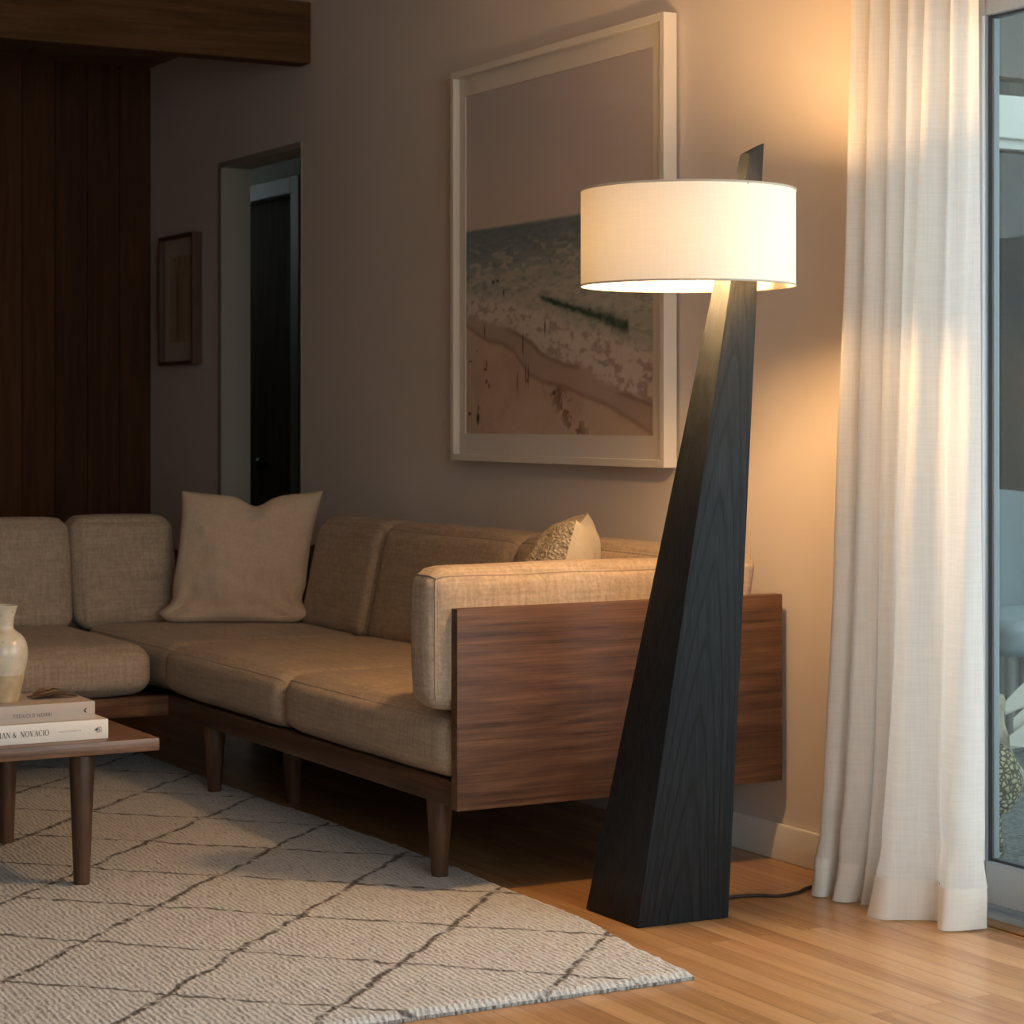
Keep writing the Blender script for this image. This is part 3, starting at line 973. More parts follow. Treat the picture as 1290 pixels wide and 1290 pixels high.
def m_vase():
    t = NT('two tone stoneware'); co = t.co()
    sp = t.n('SeparateXYZ'); t.L.new(co, sp.inputs[0])
    wob = t.noise(co, 18, 2)
    edge = t.ramp(t.math('MULTIPLY_ADD', wob, 0.004, sp.outputs[2]), [(0.0, 0.0), (1.0, 1.0)])
    up = t.math('GREATER_THAN', t.math('MULTIPLY_ADD', wob, 0.004, sp.outputs[2]), 0.064)
    spk = t.noise(co, 210, 1, 0.5)
    spots = t.ramp(spk, [(0.70, 0.0), (0.74, 1.0)])
    mott = t.noise(co, 45, 4)
    glaze = t.ramp(mott, [(0.3, (0.47, 0.405, 0.315)), (0.7, (0.56, 0.49, 0.39))])
    glaze = t.mix(t.math('MULTIPLY', spots, 0.8), glaze, (0.22, 0.15, 0.09))
    clay = t.ramp(mott, [(0.3, (0.35, 0.25, 0.145)), (0.7, (0.44, 0.33, 0.20))])
    t.base(t.mix(up, clay, glaze))
    t.p(Roughness=t.math('MULTIPLY_ADD', up, -0.38, 0.62))
    t.bump(mott, 0.08, 0.001)
    return t.m


M['vase'] = m_vase()
vp = [(0.0335, 0.0), (0.0362, 0.003), (0.0405, 0.022), (0.0480, 0.058), (0.0545, 0.088), (0.0562, 0.104), (0.0555, 0.118), (0.0510, 0.136),
      (0.0420, 0.148), (0.0310, 0.1555), (0.0258, 0.160), (0.0240, 0.167), (0.0256, 0.182), (0.0300, 0.200), (0.0336, 0.2105),
      (0.0334, 0.2125), (0.0318, 0.2118), (0.0282, 0.200), (0.0236, 0.182), (0.0220, 0.167), (0.0240, 0.158), (0.04, 0.143), (0.05, 0.118), (0.05, 0.09), (0.03, 0.01)]
for _ in range(2):          # smooth the profile
    q = [vp[0]]
    for a, c in zip(vp[:-1], vp[1:]):
        q += [(a[0] * .75 + c[0] * .25, a[1] * .75 + c[1] * .25), (a[0] * .25 + c[0] * .75, a[1] * .25 + c[1] * .75)]
    vp = q + [vp[-1]]
VC = (-4.826, -1.738, ZB)
tag(MB().lathe(vp, VC, 56).make('vase', M['vase'], None, 60, VC), 'cream speckled stoneware vase with a bare tan foot standing on the books', 'vase')

# ------------------------------------------------------------------ dried leaf on the top book
def m_leaf():
    t = NT('dried brown leaf'); co = t.co()
    n = t.noise(t.mapping(co, (1, 0.15, 1)), 120, 4, 0.6)
    t.base(t.ramp(n, [(0.35, (0.050, 0.026, 0.013)), (0.55, (0.13, 0.075, 0.04)), (0.72, (0.28, 0.19, 0.12))]))
    t.p(Roughness=0.6); t.bump(n, 0.5, 0.001)
    return t.m


M['leaf'] = m_leaf()
LO = (-4.850, -1.612, ZB)
leaf = thing('dried_leaf', LO, 'curled dark brown dried leaf lying on the taupe book beside the vase', 'leaf')


def blade(L, W, ang, cx, cy, lift, curl, seed):
    def fn(u, v):
        s_ = u; k = 2 * v - 1
        wd_ = W * math.sin(PI * min(1, s_ ** 0.8)) ** 0.75 * (1 + 0.16 * noise.noise((s_ * 9, k * 3, seed)))
        x = s_ * L; y = k * wd_
        z = 0.0015 + lift * math.sin(PI * s_) + curl * k * k * math.sin(PI * s_) + 0.0012 * noise.noise((s_ * 12, k * 4, seed + 2))
        ca, sa = math.cos(ang), math.sin(ang)
        return (LO[0] + cx + x * ca - y * sa, LO[1] + cy + x * sa + y * ca, LO[2] + max(0.0004, z))
    return fn


bl = MB()
bl.grid(blade(0.105, 0.024, PI / 2 - 0.10, 0.006, -0.055, 0.003, 0.013, 1), 30, 10)
bl.grid(blade(0.085, 0.020, PI / 2 + 0.15, -0.022, -0.045, 0.006, 0.012, 5), 26, 10)
bl.make('blade', M['leaf'], leaf, 80)
for k, (dx, dy) in enumerate(((0.0, 0.0), (-0.014, 0.004), (0.010, 0.006))):
    MB().tube([(LO[0] + dx, LO[1] - 0.030, ZB + 0.004), (LO[0] + dx - 0.004, LO[1] - 0.045, ZB + 0.004), (LO[0] + dx * 1.4 - 0.006, LO[1] - 0.060 + dy, ZB + 0.002)], [0.0017, 0.0014, 0.0009], 6).make('stalk', M['leaf'], leaf)


# ------------------------------------------------------------------ pictures
def frame_bars(b, x0, x1, z0, z1, y0, y1, w, bev=0.001):
    """mitred look: two uprights, two rails"""
    b.box(x0, x0 + w, y0, y1, z0, z1, bev, 1); b.box(x1 - w, x1, y0, y1, z0, z1, bev, 1)
    b.box(x0 + w, x1 - w, y0, y1, z0, z0 + w, bev, 1); b.box(x0 + w, x1 - w, y0, y1, z1 - w, z1, bev, 1)
    return b


def m_print(name, rough=0.6):
    t = NT(name)
    a = t.n('VertexColor'); a.layer_name = 'print'
    n = t.noise(t.co(), 180, 2)
    t.base(t.mix(t.math('MULTIPLY_ADD', n, 0.06, 0.0), a.outputs[0], (0.5, 0.45, 0.4))); t.p(Roughness=rough)
    return t.m


def print_sheet(name, x0, x1, z0, z1, y, nx, nz, rgb, parent):
    """flat printed sheet; rgb is an array (nz+1, nx+1, 3) of linear ink colours"""
    b = MB().grid(lambda u, v: (x0 + (x1 - x0) * u, y, z0 + (z1 - z0) * v), nx, nz)
    o = b.make(name, m_print(name.replace('_', ' ')), parent, None)
    at = o.data.color_attributes.new('print', 'FLOAT_COLOR', 'POINT')
    c = np.ones(((nz + 1) * (nx + 1), 4), np.float32); c[:, :3] = rgb.reshape(-1, 3)
    at.data.foreach_set('color', c.ravel())
    return o


def vnoise(nx, nz, fx, fz, seed, octv=4):
    """smooth value noise on the sheet, 0..1"""
    rg = np.random.RandomState(seed)
    out = np.zeros((nz + 1, nx + 1)); amp = 1; tot = 0
    for o_ in range(octv):
        gx, gz = int(fx * 2 ** o_) + 2, int(fz * 2 ** o_) + 2
        g = rg.rand(gz + 1, gx + 1)
        u = np.linspace(0, gx - 1.001, nx + 1); v = np.linspace(0, gz - 1.001, nz + 1)
        iu = u.astype(int); iv = v.astype(int); fu = u - iu; fv = v - iv
        fu = fu * fu * (3 - 2 * fu); fv = fv * fv * (3 - 2 * fv)
        a = g[np.ix_(iv, iu)]; b_ = g[np.ix_(iv, iu + 1)]; c = g[np.ix_(iv + 1, iu)]; d = g[np.ix_(iv + 1, iu + 1)]
        out += amp * ((a * (1 - fu) + b_ * fu) * (1 - fv)[:, None] + (c * (1 - fu) + d * fu) * fv[:, None])
        tot += amp; amp *= 0.55
    return out / tot


def lin(r, g, b_):
    f = lambda c: ((c / 255 + 0.055) / 1.055) ** 2.4 if c > 10 else c / 255 / 12.92
    return np.array((f(r), f(g), f(b_)))


def beach(nx, nz):
    s_, t_ = np.meshgrid(np.linspace(0, 1, nx + 1), np.linspace(0, 1, nz + 1))
    sm = lambda a, b_, x: np.clip((x - a) / (b_ - a), 0, 1) ** 2 * (3 - 2 * np.clip((x - a) / (b_ - a), 0, 1))
    mixc = lambda A, B, k: A * (1 - k[..., None]) + B * k[..., None]
    fill = lambda *c: np.broadcast_to(lin(*c), (nz + 1, nx + 1, 3)).copy()
    n1 = vnoise(nx, nz, 6, 6, 1); n2 = vnoise(nx, nz, 34, 110, 2, 2); n3 = vnoise(nx, nz, 60, 60, 3, 3); n4 = vnoise(nx, nz, 26, 80, 4, 3); n5 = vnoise(nx, nz, 44, 60, 6, 3)
    img = mixc(fill(226, 212, 206), fill(208, 198, 198), sm(0.6, 1.0, t_))
    # sea: greyer and darker at the horizon, greener and streaked nearer
    sea = mixc(fill(196, 198, 190), fill(128, 146, 156), sm(0.42, 0.60, t_ + 0.05 * (1 - s_)))
    sea = mixc(sea, fill(104, 124, 122), sm(0.52, 0.70, n2) * 0.42)
    sea = mixc(sea, fill(224, 216, 206), sm(0.52, 0.66, n4) * 0.55 * (1 - sm(0.5, 0.58, t_)))
    img = mixc(img, sea, 1 - sm(0.592, 0.604, t_))
    # breaking crest
    crest = np.interp(s_, [0, .40, .43, .60, .75, .868, .9, 1.0], [.44, .385, .374, .335, .305, .274, .268, .247])
    foam_top = crest - 0.005
    fk = sm(0.0, 0.05, foam_top - t_ + 0.03 * (n1 - 0.5) + np.where(s_ < 0.42, (0.42 - s_) * 0.02, 0))
    foam = mixc(fill(236, 224, 216), fill(186, 168, 160), sm(0.48, 0.66, n5 * 0.55 + n4 * 0.45))
    img = mixc(img, foam, fk * (0.80 + 0.2 * n3))
    ck = np.exp(-((t_ - crest - 0.012 - 0.012 * (n3 - 0.5)) / np.interp(s_, [0.38, .44, .7, .88, .9, 1], [.003, .009, .012, .024, .004, .004])) ** 2) * sm(0.40, 0.45, s_) * (1 - sm(0.87, 0.885, s_) * 0.75)
    img = mixc(img, fill(44, 84, 70), np.clip(ck * (0.7 + 0.6 * n5), 0, 1))
    # edge of the wash on wet sand
    wash = np.interp(s_, [0, .14, .24, .30, .38, .434, .55, .668, .75, .834, 1.0], [.355, .330, .315, .300, .272, .238, .208, .192, .150, .128, .092])
    wk = sm(-0.004, 0.012, wash - t_ + 0.016 * (n5 - 0.5))
    wet = mixc(fill(206, 186, 174), fill(190, 166, 152), n1)
    img = mixc(img, wet, wk)
    rim = np.exp(-((t_ - wash + 0.012) / 0.008) ** 2) * sm(0.12, 0.3, s_) * sm(0.45, 0.6, n1 + 0.1)
    img = mixc(img, fill(142, 116, 98), rim * 0.6)
    dry = np.interp(s_, [0, .07, .14, .22, .285, .32, .37, .45, .56, .66, .77, .88, 1.0], [.330, .300, .277, .268, .245, .215, .177, .155, .141, .115, .092, .055, .012])
    dk = sm(-0.004, 0.01, dry - t_ + 0.006 * (n5 - 0.5))
    sand = mixc(fill(224, 198, 178), fill(208, 178, 156), sm(0.3, 0.7, n1))
    sand = mixc(sand, fill(226, 200, 176), sm(0.5, 0.75, n3) * 0.6 * (1 - sm(0.05, 0.2, t_)))
    img = mixc(img, sand, dk)
    img = mixc(img, fill(140, 106, 82), np.exp(-((t_ - dry + 0.006) / 0.008) ** 2) * 0.55)
    # footprints: a speckled trail running down the sand
    tr = np.exp(-((s_ - np.interp(t_, [0, .06, .12, .2], [.64, .58, .52, .44])) / 0.06) ** 2) * (1 - sm(0.12, 0.2, t_))
    img = mixc(img, fill(128, 94, 62), tr * sm(0.50, 0.62, n3) * 0.85 * dk)
    # bathers and people as small dark marks
    for (a, c, w_, h_, col) in ((.115, .302, .004, .020, (120, 70, 50)), (.335, .255, .003, .036, (90, 60, 50)), (.455, .300, .004, .020, (60, 50, 50)),
                                (.305, .150, .003, .030, (90, 60, 48)), (.350, .170, .003, .034, (100, 66, 52)), (.365, .168, .003, .034, (86, 58, 48)), (.360, .155, .006, .006, (150, 80, 70)),
                                (.075, .048, .009, .018, (44, 36, 40)), (.078, .078, .005, .010, (150, 80, 66)), (.025, .062, .010, .005, (60, 46, 40)),
                                (.125, .205, .004, .012, (120, 50, 44)), (.118, .190, .010, .004, (110, 64, 50)), (.125, .155, .006, .006, (60, 44, 40)), (.14, .142, .004, .008, (110, 60, 50)), (.03, .215, .010, .003, (110, 70, 56)), (.07, .245, .003, .003, (70, 44, 40)),
                                (.226, .408, .005, .010, (70, 60, 60)), (.165, .440, .009, .006, (66, 66, 66)), (.19, .443, .008, .005, (66, 66, 66)),
                                (.505, .118, .008, .008, (70, 44, 36))):
        k = np.exp(-(((s_ - a) / w_) ** 2 + ((t_ - c) / h_) ** 2) ** 1.5)
        img = mixc(img, fill(*col), np.clip(k * 1.1, 0, 1))
    return img


pic = thing('framed_picture', (-5.354, -0.02, 0.92), 'large beach photograph in a white frame on the wall above the sofa', 'picture')
IX0, IX1, IZ0, IZ1 = -5.883, -4.855, 1.003, 2.004
FX0, FX1, FZ0, FZ1 = -5.942, -4.774, 0.922, 2.080
frame_bars(MB(), FX0, FX1, FZ0, FZ1, -0.048, -0.008, 0.020).make('frame', M['whiteframe'], pic)
MB().box(FX0 + 0.003, FX1 - 0.003, -0.020, -0.009, FZ0 + 0.003, FZ1 - 0.003).make('backing', M['mat'], pic, None)
bm_ = MB()
ay0, ay1 = -0.0285, -0.026
bm_.box(FX0 + 0.02, IX0, ay0, ay1, FZ0 + 0.02, FZ1 - 0.02); bm_.box(IX1, FX1 - 0.02, ay0, ay1, FZ0 + 0.02, FZ1 - 0.02)
bm_.box(IX0, IX1, ay0, ay1, FZ0 + 0.02, IZ0); bm_.box(IX0, IX1, ay0, ay1, IZ1, FZ1 - 0.02)
bm_.make('mat', M['mat'], pic, None)
print_sheet('print', IX0 - 0.004, IX1 + 0.004, IZ0 - 0.004, IZ1 + 0.004, -0.0255, 360, 360, beach(360, 360), pic)
MB().box(FX0 + 0.02, FX1 - 0.02, -0.0425, -0.0405, FZ0 + 0.02, FZ1 - 0.02).make('glazing', M['picglass'], pic, None)
MB().tube([(FX1 - 0.004, -0.004, 1.62), (FX1 + 0.004, -0.004, 1.605), (FX1 + 0.002, -0.003, 1.40)], 0.0012, 5).make('hanging_wire', M['blackmetal'], pic)

pic2 = thing('framed_picture', (-8.28, -0.02, 1.256), 'small abstract print in a brown wood frame between the board wall and the passage', 'picture')
QX0, QX1, QZ0, QZ1 = -8.462, -8.088, 1.256, 1.763
M['brownframe'] = m_wood('brown frame wood', (0.045, 0.02, 0.010), (0.10, 0.046, 0.022), (0.15, 0.07, 0.035), 'Z', 1.5, 0.5)
frame_bars(MB(), QX0, QX1, QZ0, QZ1, -0.042, -0.001, 0.014).make('frame', M['brownframe'], pic2)


def abstract(nx, nz):
    s_, t_ = np.meshgrid(np.linspace(0, 1, nx + 1), np.linspace(0, 1, nz + 1))
    n1 = vnoise(nx, nz, 3, 5, 11)
    base = np.broadcast_to(lin(226, 212, 198), (nz + 1, nx + 1, 3)).copy()
    inside = ((s_ > .16) & (s_ < .86) & (t_ > .16) & (t_ < .86)).astype(float)[..., None]
    tone = lin(208, 186, 162) * (0.85 + 0.3 * n1[..., None])
    img = base * (1 - inside) + tone * inside
    for (a, c, w_) in ((.30, .10, .02), (.48, -.06, .05), (.68, -.16, .018)):
        k = np.exp(-((s_ - a - c * np.sin(t_ * 3.4) - 0.03 * (n1 - .5)) / w_) ** 2)[..., None] * inside
        img = img * (1 - 0.55 * k) + lin(118, 88, 66) * 0.55 * k
    return img


print_sheet('print', QX0 + 0.012, QX1 - 0.012, QZ0 + 0.012, QZ1 - 0.012, -0.018, 60, 80, abstract(60, 80), pic2)
MB().box(QX0 + 0.004, QX1 - 0.004, -0.015, -0.003, QZ0 + 0.004, QZ1 - 0.004).make('backing', M['mat'], pic2, None)
MB().box(QX0 + 0.014, QX1 - 0.014, -0.034, -0.032, QZ0 + 0.014, QZ1 - 0.014).make('glazing', M['picglass'], pic2, None)

# ------------------------------------------------------------------ floor lamp
FC = Vector((-3.989, -0.576, 0.0))
lamp = thing('floor_lamp', tuple(FC), 'tall black oak obelisk floor lamp with a lit white drum shade', 'lamp')
APEX = Vector((-3.800, -0.4166, 1.912))
foot = [Vector((-4.098, -0.686, 0.001)), Vector((-3.892, -0.686, 0.001)), Vector((-3.882, -0.466, 0.001)), Vector((-4.098, -0.466, 0.001))]
tz = [1.598, 1.601, 1.622, 1.617]
tops = [p.lerp(APEX, (z - 0.001) / (APEX.z - 0.001)) for p, z in zip(foot, tz)]
post = MB().hexa(foot + tops, 0.0022, 2).make('post', M['oak'], lamp, 30)
SHC = Vector((-3.8655, -0.579, 0)); SR = 0.2215; SZ0, SZ1 = 1.3205, 1.519
nS = 96
sh = MB()
sh.lathe([(SR, SZ0), (SR, SZ0 + 0.05), (SR, SZ0 + 0.10), (SR, SZ0 + 0.15), (SR, SZ1)], SHC, nS, False, False)
shade = sh.make('lamp_shade', M['shade'], lamp, 80)
rim = MB()
for z in (SZ0 + 0.0015, SZ1 - 0.0015):
    rim.tube([(SHC.x + SR * math.cos(2 * PI * i / nS), SHC.y + SR * math.sin(2 * PI * i / nS), z) for i in range(nS)], 0.0022, 6, True)
rim.make('rim', m_paint('shade binding', (0.55, 0.50, 0.42), 0.8), shade)
BC = Vector((SHC.x, SHC.y, 1.425))


def m_bulb():
    t = NT('lit frosted bulb'); t.N.remove(t.b)
    e = t.n('Emission'); e.inputs[0].default_value = BULB_COLOR; e.inputs[1].default_value = BULB_STRENGTH
    t.L.new(e.outputs[0], t.out.inputs[0])
    return t.m


MB().lathe([(0.004, -0.060), (0.022, -0.056), (0.040, -0.043), (0.052, -0.022), (0.055, 0.0), (0.050, 0.022), (0.036, 0.036), (0.020, 0.044), (0.0135, 0.050)], BC, 32).make('bulb', m_bulb(), lamp)
b = MB()
b.lathe([(0.0155, 0.047), (0.017, 0.05), (0.017, 0.088), (0.008, 0.092)], BC, 24)
b.make('socket', M['brass'], lamp)
PA = Vector((-3.846, -0.470, 1.500))
b = MB()
b.tube([PA, (SHC.x, SHC.y, 1.512)], 0.005, 8)
b.tube([(SHC.x, SHC.y, 1.514), (SHC.x, SHC.y, 1.50)], 0.006, 8)
b.make('bracket_arm', M['blackmetal'], lamp)
b = MB()
for k in range(3):
    a = PI / 2 + 0.5 + 2 * PI * k / 3
    b.tube([(SHC.x, SHC.y, 1.512), (SHC.x + SR * math.cos(a), SHC.y + SR * math.sin(a), 1.514)], 0.0016, 6)
b.make('spider', M['blackmetal'], shade)


def spline(pts, per=10):
    pts = [Vector(p) for p in pts]
    out = []
    for i in range(len(pts) - 1):
        p0 = pts[max(0, i - 1)]; p1 = pts[i]; p2 = pts[i + 1]; p3 = pts[min(len(pts) - 1, i + 2)]
        for k in range(per):
            t = k / per
            out.append(0.5 * ((2 * p1) + (p2 - p0) * t + (2 * p0 - 5 * p1 + 4 * p2 - p3) * t * t + (3 * p1 - p0 - 3 * p2 + p3) * t ** 3))
    out.append(pts[-1])
    return out


MB().tube(spline([(-3.975, -0.47, 0.012), (-3.99, -0.44, 0.0048), (-4.03, -0.36, 0.0042), (-4.02, -0.295, 0.0042), (-3.993, -0.259, 0.0042), (-4.00, -0.20, 0.0042), (-4.033, -0.143, 0.0042), (-4.03, -0.06, 0.0042), (-3.98, -0.03, 0.0042)]), 0.0038, 8).make('power_cord', M['cord'], lamp)

# ------------------------------------------------------------------ curtain
bot = [(-4.020, -0.115), (-3.995, -0.160), (-3.965, -0.186), (-3.938, -0.172), (-3.950, -0.120), (-3.928, -0.150), (-3.900, -0.178), (-3.868, -0.160), (-3.876, -0.108), (-3.852, -0.134), (-3.838, -0.150), (-3.822, -0.112),
       (-3.806, -0.125), (-3.772, -0.190), (-3.735, -0.202), (-3.695, -0.196), (-3.672, -0.150), (-3.640, -0.108), (-3.606, -0.140), (-3.566, -0.160), (-3.545, -0.120), (-3.536, -0.062)]
nt = len(bot)
top = []
for i in range(nt):
    u = i / (nt - 1)
    top.append((-3.915 + 0.412 * u, -0.110 + 0.030 * math.sin(i * 2.05) * (1 - 0.6 * max(0, (u - 0.62) / 0.38))))
CZ = 2.36
PER = 9
bs = spline([(x, y, 0) for x, y in bot], PER); ts = spline([(x, y, 0) for x, y in top], PER)
NP = len(bs) - 1


def curt(z0, z1, off=0.0):
    def fn(u, v):
        i = min(NP, int(round(u * NP)))
        z = z0 + (z1 - z0) * v
        k = z / CZ
        w = (1 - k) ** 1.15
        w = min(1, w * 0.80 + 0.20 * math.exp(-z / 0.16))
        p = ts[i].lerp(bs[i], w)
        # limp folds: soft sideways wander, and a slight break above the hem
        amp = 0.006 * (1 - k)
        dx = amp * noise.noise((u * 9, z * 2.2, 1)); dy = amp * 1.4 * noise.noise((u * 11, z * 1.8, 7))
        br = math.exp(-((z - 0.15) / 0.09) ** 2)
        dx += br * 0.012 * noise.noise((u * 7, z * 9, 3)); dy += br * 0.016 * noise.noise((u * 7, z * 9, 6))
        q = Vector((p.x + dx, p.y + dy + off, z))
        return tuple(q)
    return fn


ct = thing('curtain', (-3.75, -0.13, 0.0), 'floor-length sheer white linen curtain hanging beside the sliding glass door', 'curtain')
MB().grid(curt(0.086, CZ), NP, 110).make('cloth', M['sheer'], ct, 180)
MB().grid(curt(0.003, 0.088, -0.002), NP, 10).make('hem', M['hem'], ct, 180)['label'] = 'doubled more opaque bottom hem'
rod = thing('curtain_rod', (-3.3, -0.11, CZ + 0.02), 'slim dark curtain rod above the glass door carrying the sheer curtain', 'rod')
MB().tube([(-4.06, -0.11, CZ + 0.02), (-0.8, -0.11, CZ + 0.02)], 0.010, 14).make('pole', M['blackmetal'], rod)
for x in (-4.0, -2.3, -0.9):
    MB().box(x - 0.008, x + 0.008, -0.12, -0.0005, CZ + 0.004, CZ + 0.009).box(x - 0.015, x + 0.015, -0.006, -0.0005, CZ - 0.03, CZ + 0.05).make('bracket', M['blackmetal'], rod, None)

# ------------------------------------------------------------------ outside the glass
M['gravel'] = None


def m_gravel():
    t = NT('wet grey gravel'); co = t.co()
    v = t.n('TexVoronoi'); t.L.new(co, v.inputs[0]); v.inputs['Scale'].default_value = 60
    n = t.noise(co, 25, 4)
    t.base(t.ramp(t.math('ADD', t.math('MULTIPLY', v.outputs[0], 0.5), t.math('MULTIPLY', n, 0.6)), [(0.25, (0.05, 0.06, 0.065)), (0.6, (0.15, 0.175, 0.18)), (0.9, (0.25, 0.28, 0.28))]))
    t.p(Roughness=0.8); t.bump(v.outputs[0], 0.8, 0.01)
    return t.m


M['gravel'] = m_gravel()
M['siding'] = m_paint('grey painted siding', (0.085, 0.092, 0.088), 0.6)
M['whitetrim'] = m_paint('white exterior trim', (0.55, 0.58, 0.55), 0.5)
M['wingglass'] = m_glass('wing window glass', (0.35, 0.40, 0.42), 1.0)
M['fence'] = m_wood('weathered fence', (0.10, 0.11, 0.11), (0.16, 0.17, 0.165), (0.22, 0.23, 0.22), 'Z', 1.0, 0.8)
struct(MB().box(-12.5, 3, 0.112, 7.0, -0.16, -0.06).make('ground_outside', M['gravel'], None, None))
struct(MB().box(-6.38, 0.4, 0.115, 1.9, 2.62, 2.72).make('added_shade_roof', M['siding'], None, None))  # unseen roof, added to cut the sky light over the patio
# house wing with its own window, seen through the glass
WGX = -6.6 + 0.21
b = MB()
b.box(WGX - 0.1, WGX, 0.86, 4.6, -0.06, 0.24); b.box(WGX - 0.1, WGX, 0.86, 4.6, 2.32, 3.3); b.box(WGX - 0.1, WGX, 0.86, 1.5, 0.24, 2.32); b.box(WGX - 0.1, WGX, 4.3, 4.6, 0.24, 2.32)
struct(b.make('wall_wing', M['siding'], None, None))
w2 = struct(frame_bars(MB(), 0, 1, 0, 1, 0, 1, 0.1).make('window_2', M['whitetrim'])) if False else None
b = MB()
b.box(WGX - 0.03, WGX + 0.03, 1.42, 4.38, 2.085, 2.245, 0.004, 1); b.box(WGX - 0.03, WGX + 0.012, 1.46, 4.34, 2.05, 2.085); b.box(WGX - 0.03, WGX + 0.02, 1.42, 1.52, 0.20, 2.085); b.box(WGX - 0.03, WGX + 0.02, 4.28, 4.38, 0.20, 2.085); b.box(WGX - 0.03, WGX + 0.03, 1.42, 4.38, 0.20, 0.27)
w2 = struct(b.make('window_2', M['whitetrim']))
MB().box(WGX - 0.05, WGX - 0.045, 1.5, 4.3, 0.26, 2.06).make('pane', M['wingglass'], w2, None)
struct(MB().box(WGX - 0.9, WGX - 0.85, 0.9, 4.6, -0.06, 3.2).make('wall_wing_inner', M['fence'], None, None))
struct(MB().box(-7.4, 3, 6.6, 6.7, -0.06, 2.2).make('wall_garden', M['fence'], None, None))

# blurred blue-grey garden chair
M['chairblue'] = m_paint('blue grey garden chair', (0.20, 0.27, 0.30), 0.6)
gc = thing('garden_chair', (-5.75, 2.0, -0.06), 'blue grey garden chair with a rounded back out on the patio', 'chair')
ch = Vector((-5.75, 2.0, -0.06))
b = MB()


def chair_back(off):
    def fn(u, v):
        a = math.radians(-75 + 150 * u)
        r = 0.30 + 0.05 * v + off
        hgt = 0.42 + (0.44 - 0.10 * (2 * u - 1) ** 4) * v
        return (ch.x - math.cos(a) * r * 0.9, ch.y + math.sin(a) * r, ch.z + hgt)
    return fn


b.grid(chair_back(0.0), 24, 8); b.grid(chair_back(0.03), 24, 8, True)
b.make('backrest', M['chairblue'], gc, 80)
b = MB(); cushion(b, ch.x - 0.28, ch.x + 0.30, ch.y - 0.29, ch.y + 0.29, ch.z + 0.34, ch.z + 0.45, r=0.04, n=12); b.make('seat', M['chairblue'], gc, 80)
for sx in (-1, 1):
    for sy in (-1, 1):
        MB().tube([(ch.x + sx * 0.25, ch.y + sy * 0.25, ch.z + 0.36), (ch.x + sx * 0.28, ch.y + sy * 0.28, ch.z)], [0.018, 0.012], 10).make('leg', M['fence'], gc)

# driftwood, pale husks and a woven seed head heaped by the door
M['drift'] = m_wood('bleached driftwood', (0.30, 0.27, 0.20), (0.48, 0.44, 0.35), (0.62, 0.59, 0.50), 'Z', 2.0, 0.8)
M['husk'] = m_paint('pale dry husk', (0.62, 0.64, 0.58), 0.6, 0.12, 0.4)


def m_seed():
    t = NT('woven seed head'); co = t.co()
    v = t.n('TexVoronoi', feature='DISTANCE_TO_EDGE'); t.L.new(co, v.inputs[0]); v.inputs['Scale'].default_value = 72
    t.base(t.ramp(v.outputs[0], [(0.05, (0.055, 0.055, 0.035)), (0.22, (0.42, 0.39, 0.24)), (0.5, (0.58, 0.56, 0.40))])); t.p(Roughness=0.8)
    t.bump(v.outputs[0], 1.0, 0.01)
    return t.m


M['seed'] = m_seed()


def ray_pt(px, py, t):
    """where things stand outdoors: along the sight line through the glass"""
    r = (px - 645) / 2822.0; u = (526 - py) / 2822.0
    return Vector((-0.87321 + 0.48735 * r, 0.48735 + 0.87321 * r, u)) * t + CAM


T0 = 5.75
b = MB()
p0 = Vector((-4.395, 0.72, 0.34)); p1 = Vector((-4.395, 0.74, 0.22)); p2 = Vector((-4.345, 0.76, 0.12)); p3 = Vector((-4.27, 0.80, 0.02)); p4 = Vector((-4.20, 0.84, -0.06))
b.tube(spline([p0, p1, p2, p3, p4], 6), [0.016 + 0.004 * math.sin(i * 1.3) for i in range(25)], 12)
b.tube([p1, p1 + Vector((0.05, 0.03, 0.03)), p1 + Vector((0.075, 0.05, 0.055))], [0.010, 0.008, 0.005], 8)
tag(b.make('driftwood_branch', M['drift'], None, 70, tuple(p4)), 'bleached driftwood branch leaning outside just behind the glass door', 'driftwood')
b = MB()
for k, (dx, dy, dz, tilt) in enumerate(((0.03, 0.05, 0.24, 0.4), (0.05, 0.06, 0.20, 0.1), (0.07, 0.03, 0.16, -0.2))):
    def hk(u, v, dx=dx, dy=dy, dz=dz, tilt=tilt):
        L = 0.26 * u; w_ = 0.075 * math.sin(PI * min(1, u * 0.92 + 0.06)) ** 0.7 * (2 * v - 1)
        return (-4.418 + dx + L * 0.55, 0.69 + dy + L * 0.80, dz + 0.05 + tilt * L * 0.5 + 0.05 * math.sin(u * 2.4) + 0.02 * (2 * v - 1) ** 2 + w_ * 0.55)
    b.grid(hk, 16, 8)
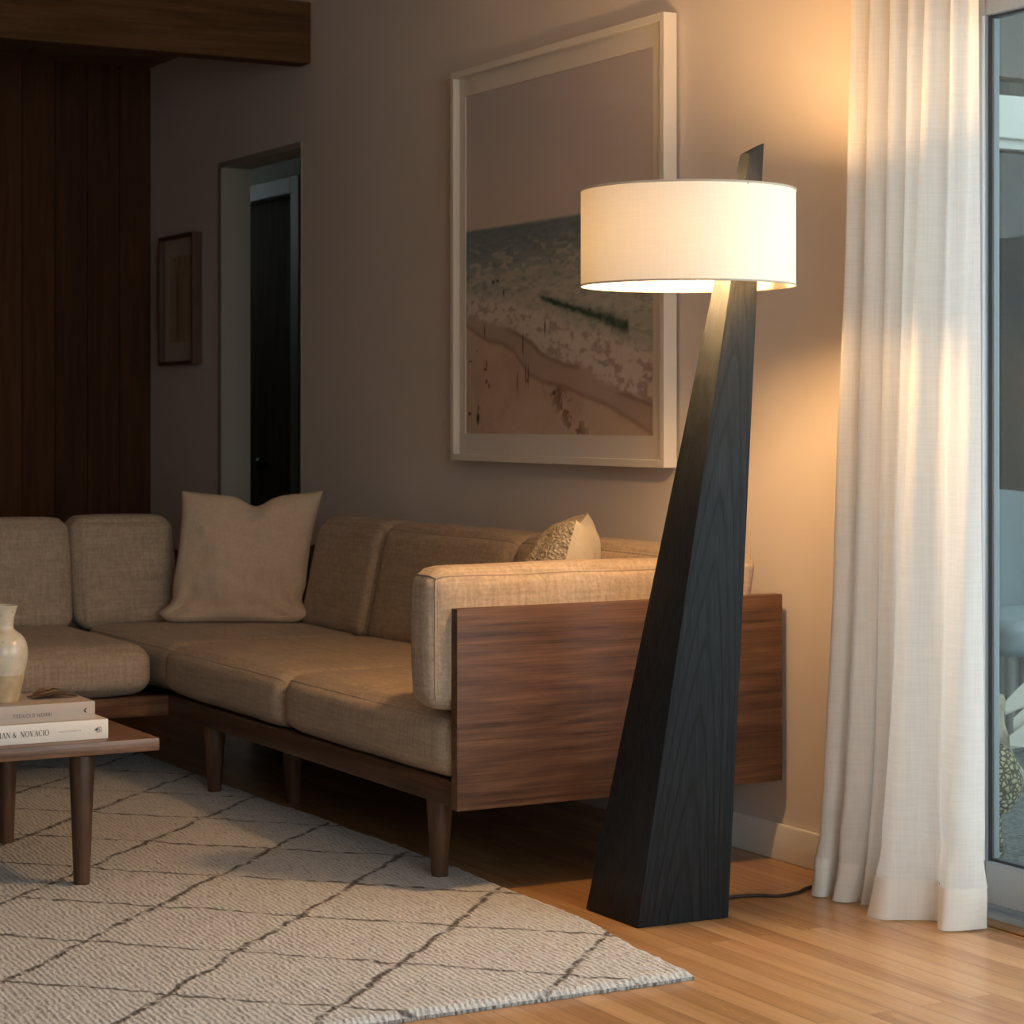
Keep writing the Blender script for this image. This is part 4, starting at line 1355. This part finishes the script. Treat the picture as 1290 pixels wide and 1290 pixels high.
b.tube([(-4.35, 0.78, 0.24), (-4.33, 0.82, 0.08), (-4.31, 0.84, -0.058)], 0.008, 8)
tag(b.make('dried_husks', M['husk'], None, 80, (-4.31, 0.84, -0.06)), 'pale dry leaf husks on a stalk behind the driftwood outside the glass', 'plant')
b = MB()
b.lathe([(0.004, -0.10), (0.035, -0.085), (0.062, -0.045), (0.068, 0.0), (0.055, 0.045), (0.03, 0.075), (0.005, 0.09)], (-4.366, 0.690, 0.138), 24)
b.tube([(-4.366, 0.690, 0.05), (-4.360, 0.695, -0.06)], 0.012, 8)
tag(b.make('seed_head', M['seed'], None, 80, (-4.366, 0.69, -0.06)), 'round woven-looking dry seed head below the driftwood outside the glass', 'plant')


# shrubs by the garden wall that the panes mirror
def m_foliage(name, c):
    t = NT(name); n = t.noise(t.co(), 9, 4)
    t.base(t.ramp(n, [(0.3, [x * 0.5 for x in c]), (0.7, c)])); t.p(Roughness=0.7)
    return t.m


M['foliage'] = m_foliage('grey green foliage', (0.10, 0.16, 0.10))
rg = random.Random(3)
for (x, y, r, lab) in ((-5.2, 5.6, 0.75, 'grey green shrub growing by the garden wall behind the chair'), (-2.0, 4.6, 0.9, 'wide grey green shrub growing on the open side of the patio')):
    b = MB()
    for i in range(900):
        a = rg.uniform(0, 2 * PI); h = rg.uniform(0.1, 1.0); rr = r * math.sqrt(rg.random()) * math.sin(PI * min(0.98, h * 0.8 + 0.15))
        c = Vector((x + rr * math.cos(a), y + rr * math.sin(a), -0.06 + h * r * 2.2))
        d = Vector((rg.uniform(-1, 1), rg.uniform(-1, 1), rg.uniform(-0.4, 1))).normalized() * 0.07
        s_ = d.cross(Vector((rg.uniform(-1, 1), rg.uniform(-1, 1), 0.3))).normalized() * 0.028
        b.add([c - d, c + s_, c + d, c - s_], [(0, 1, 2, 3)])
    sr = thing('shrub', (x, y, -0.06), lab, 'shrub')
    b.make('foliage', M['foliage'], sr, None)
    MB().tube([(x, y, -0.06), (x + 0.02, y, 0.8)], [0.03, 0.02], 8).make('stem', M['fence'], sr)
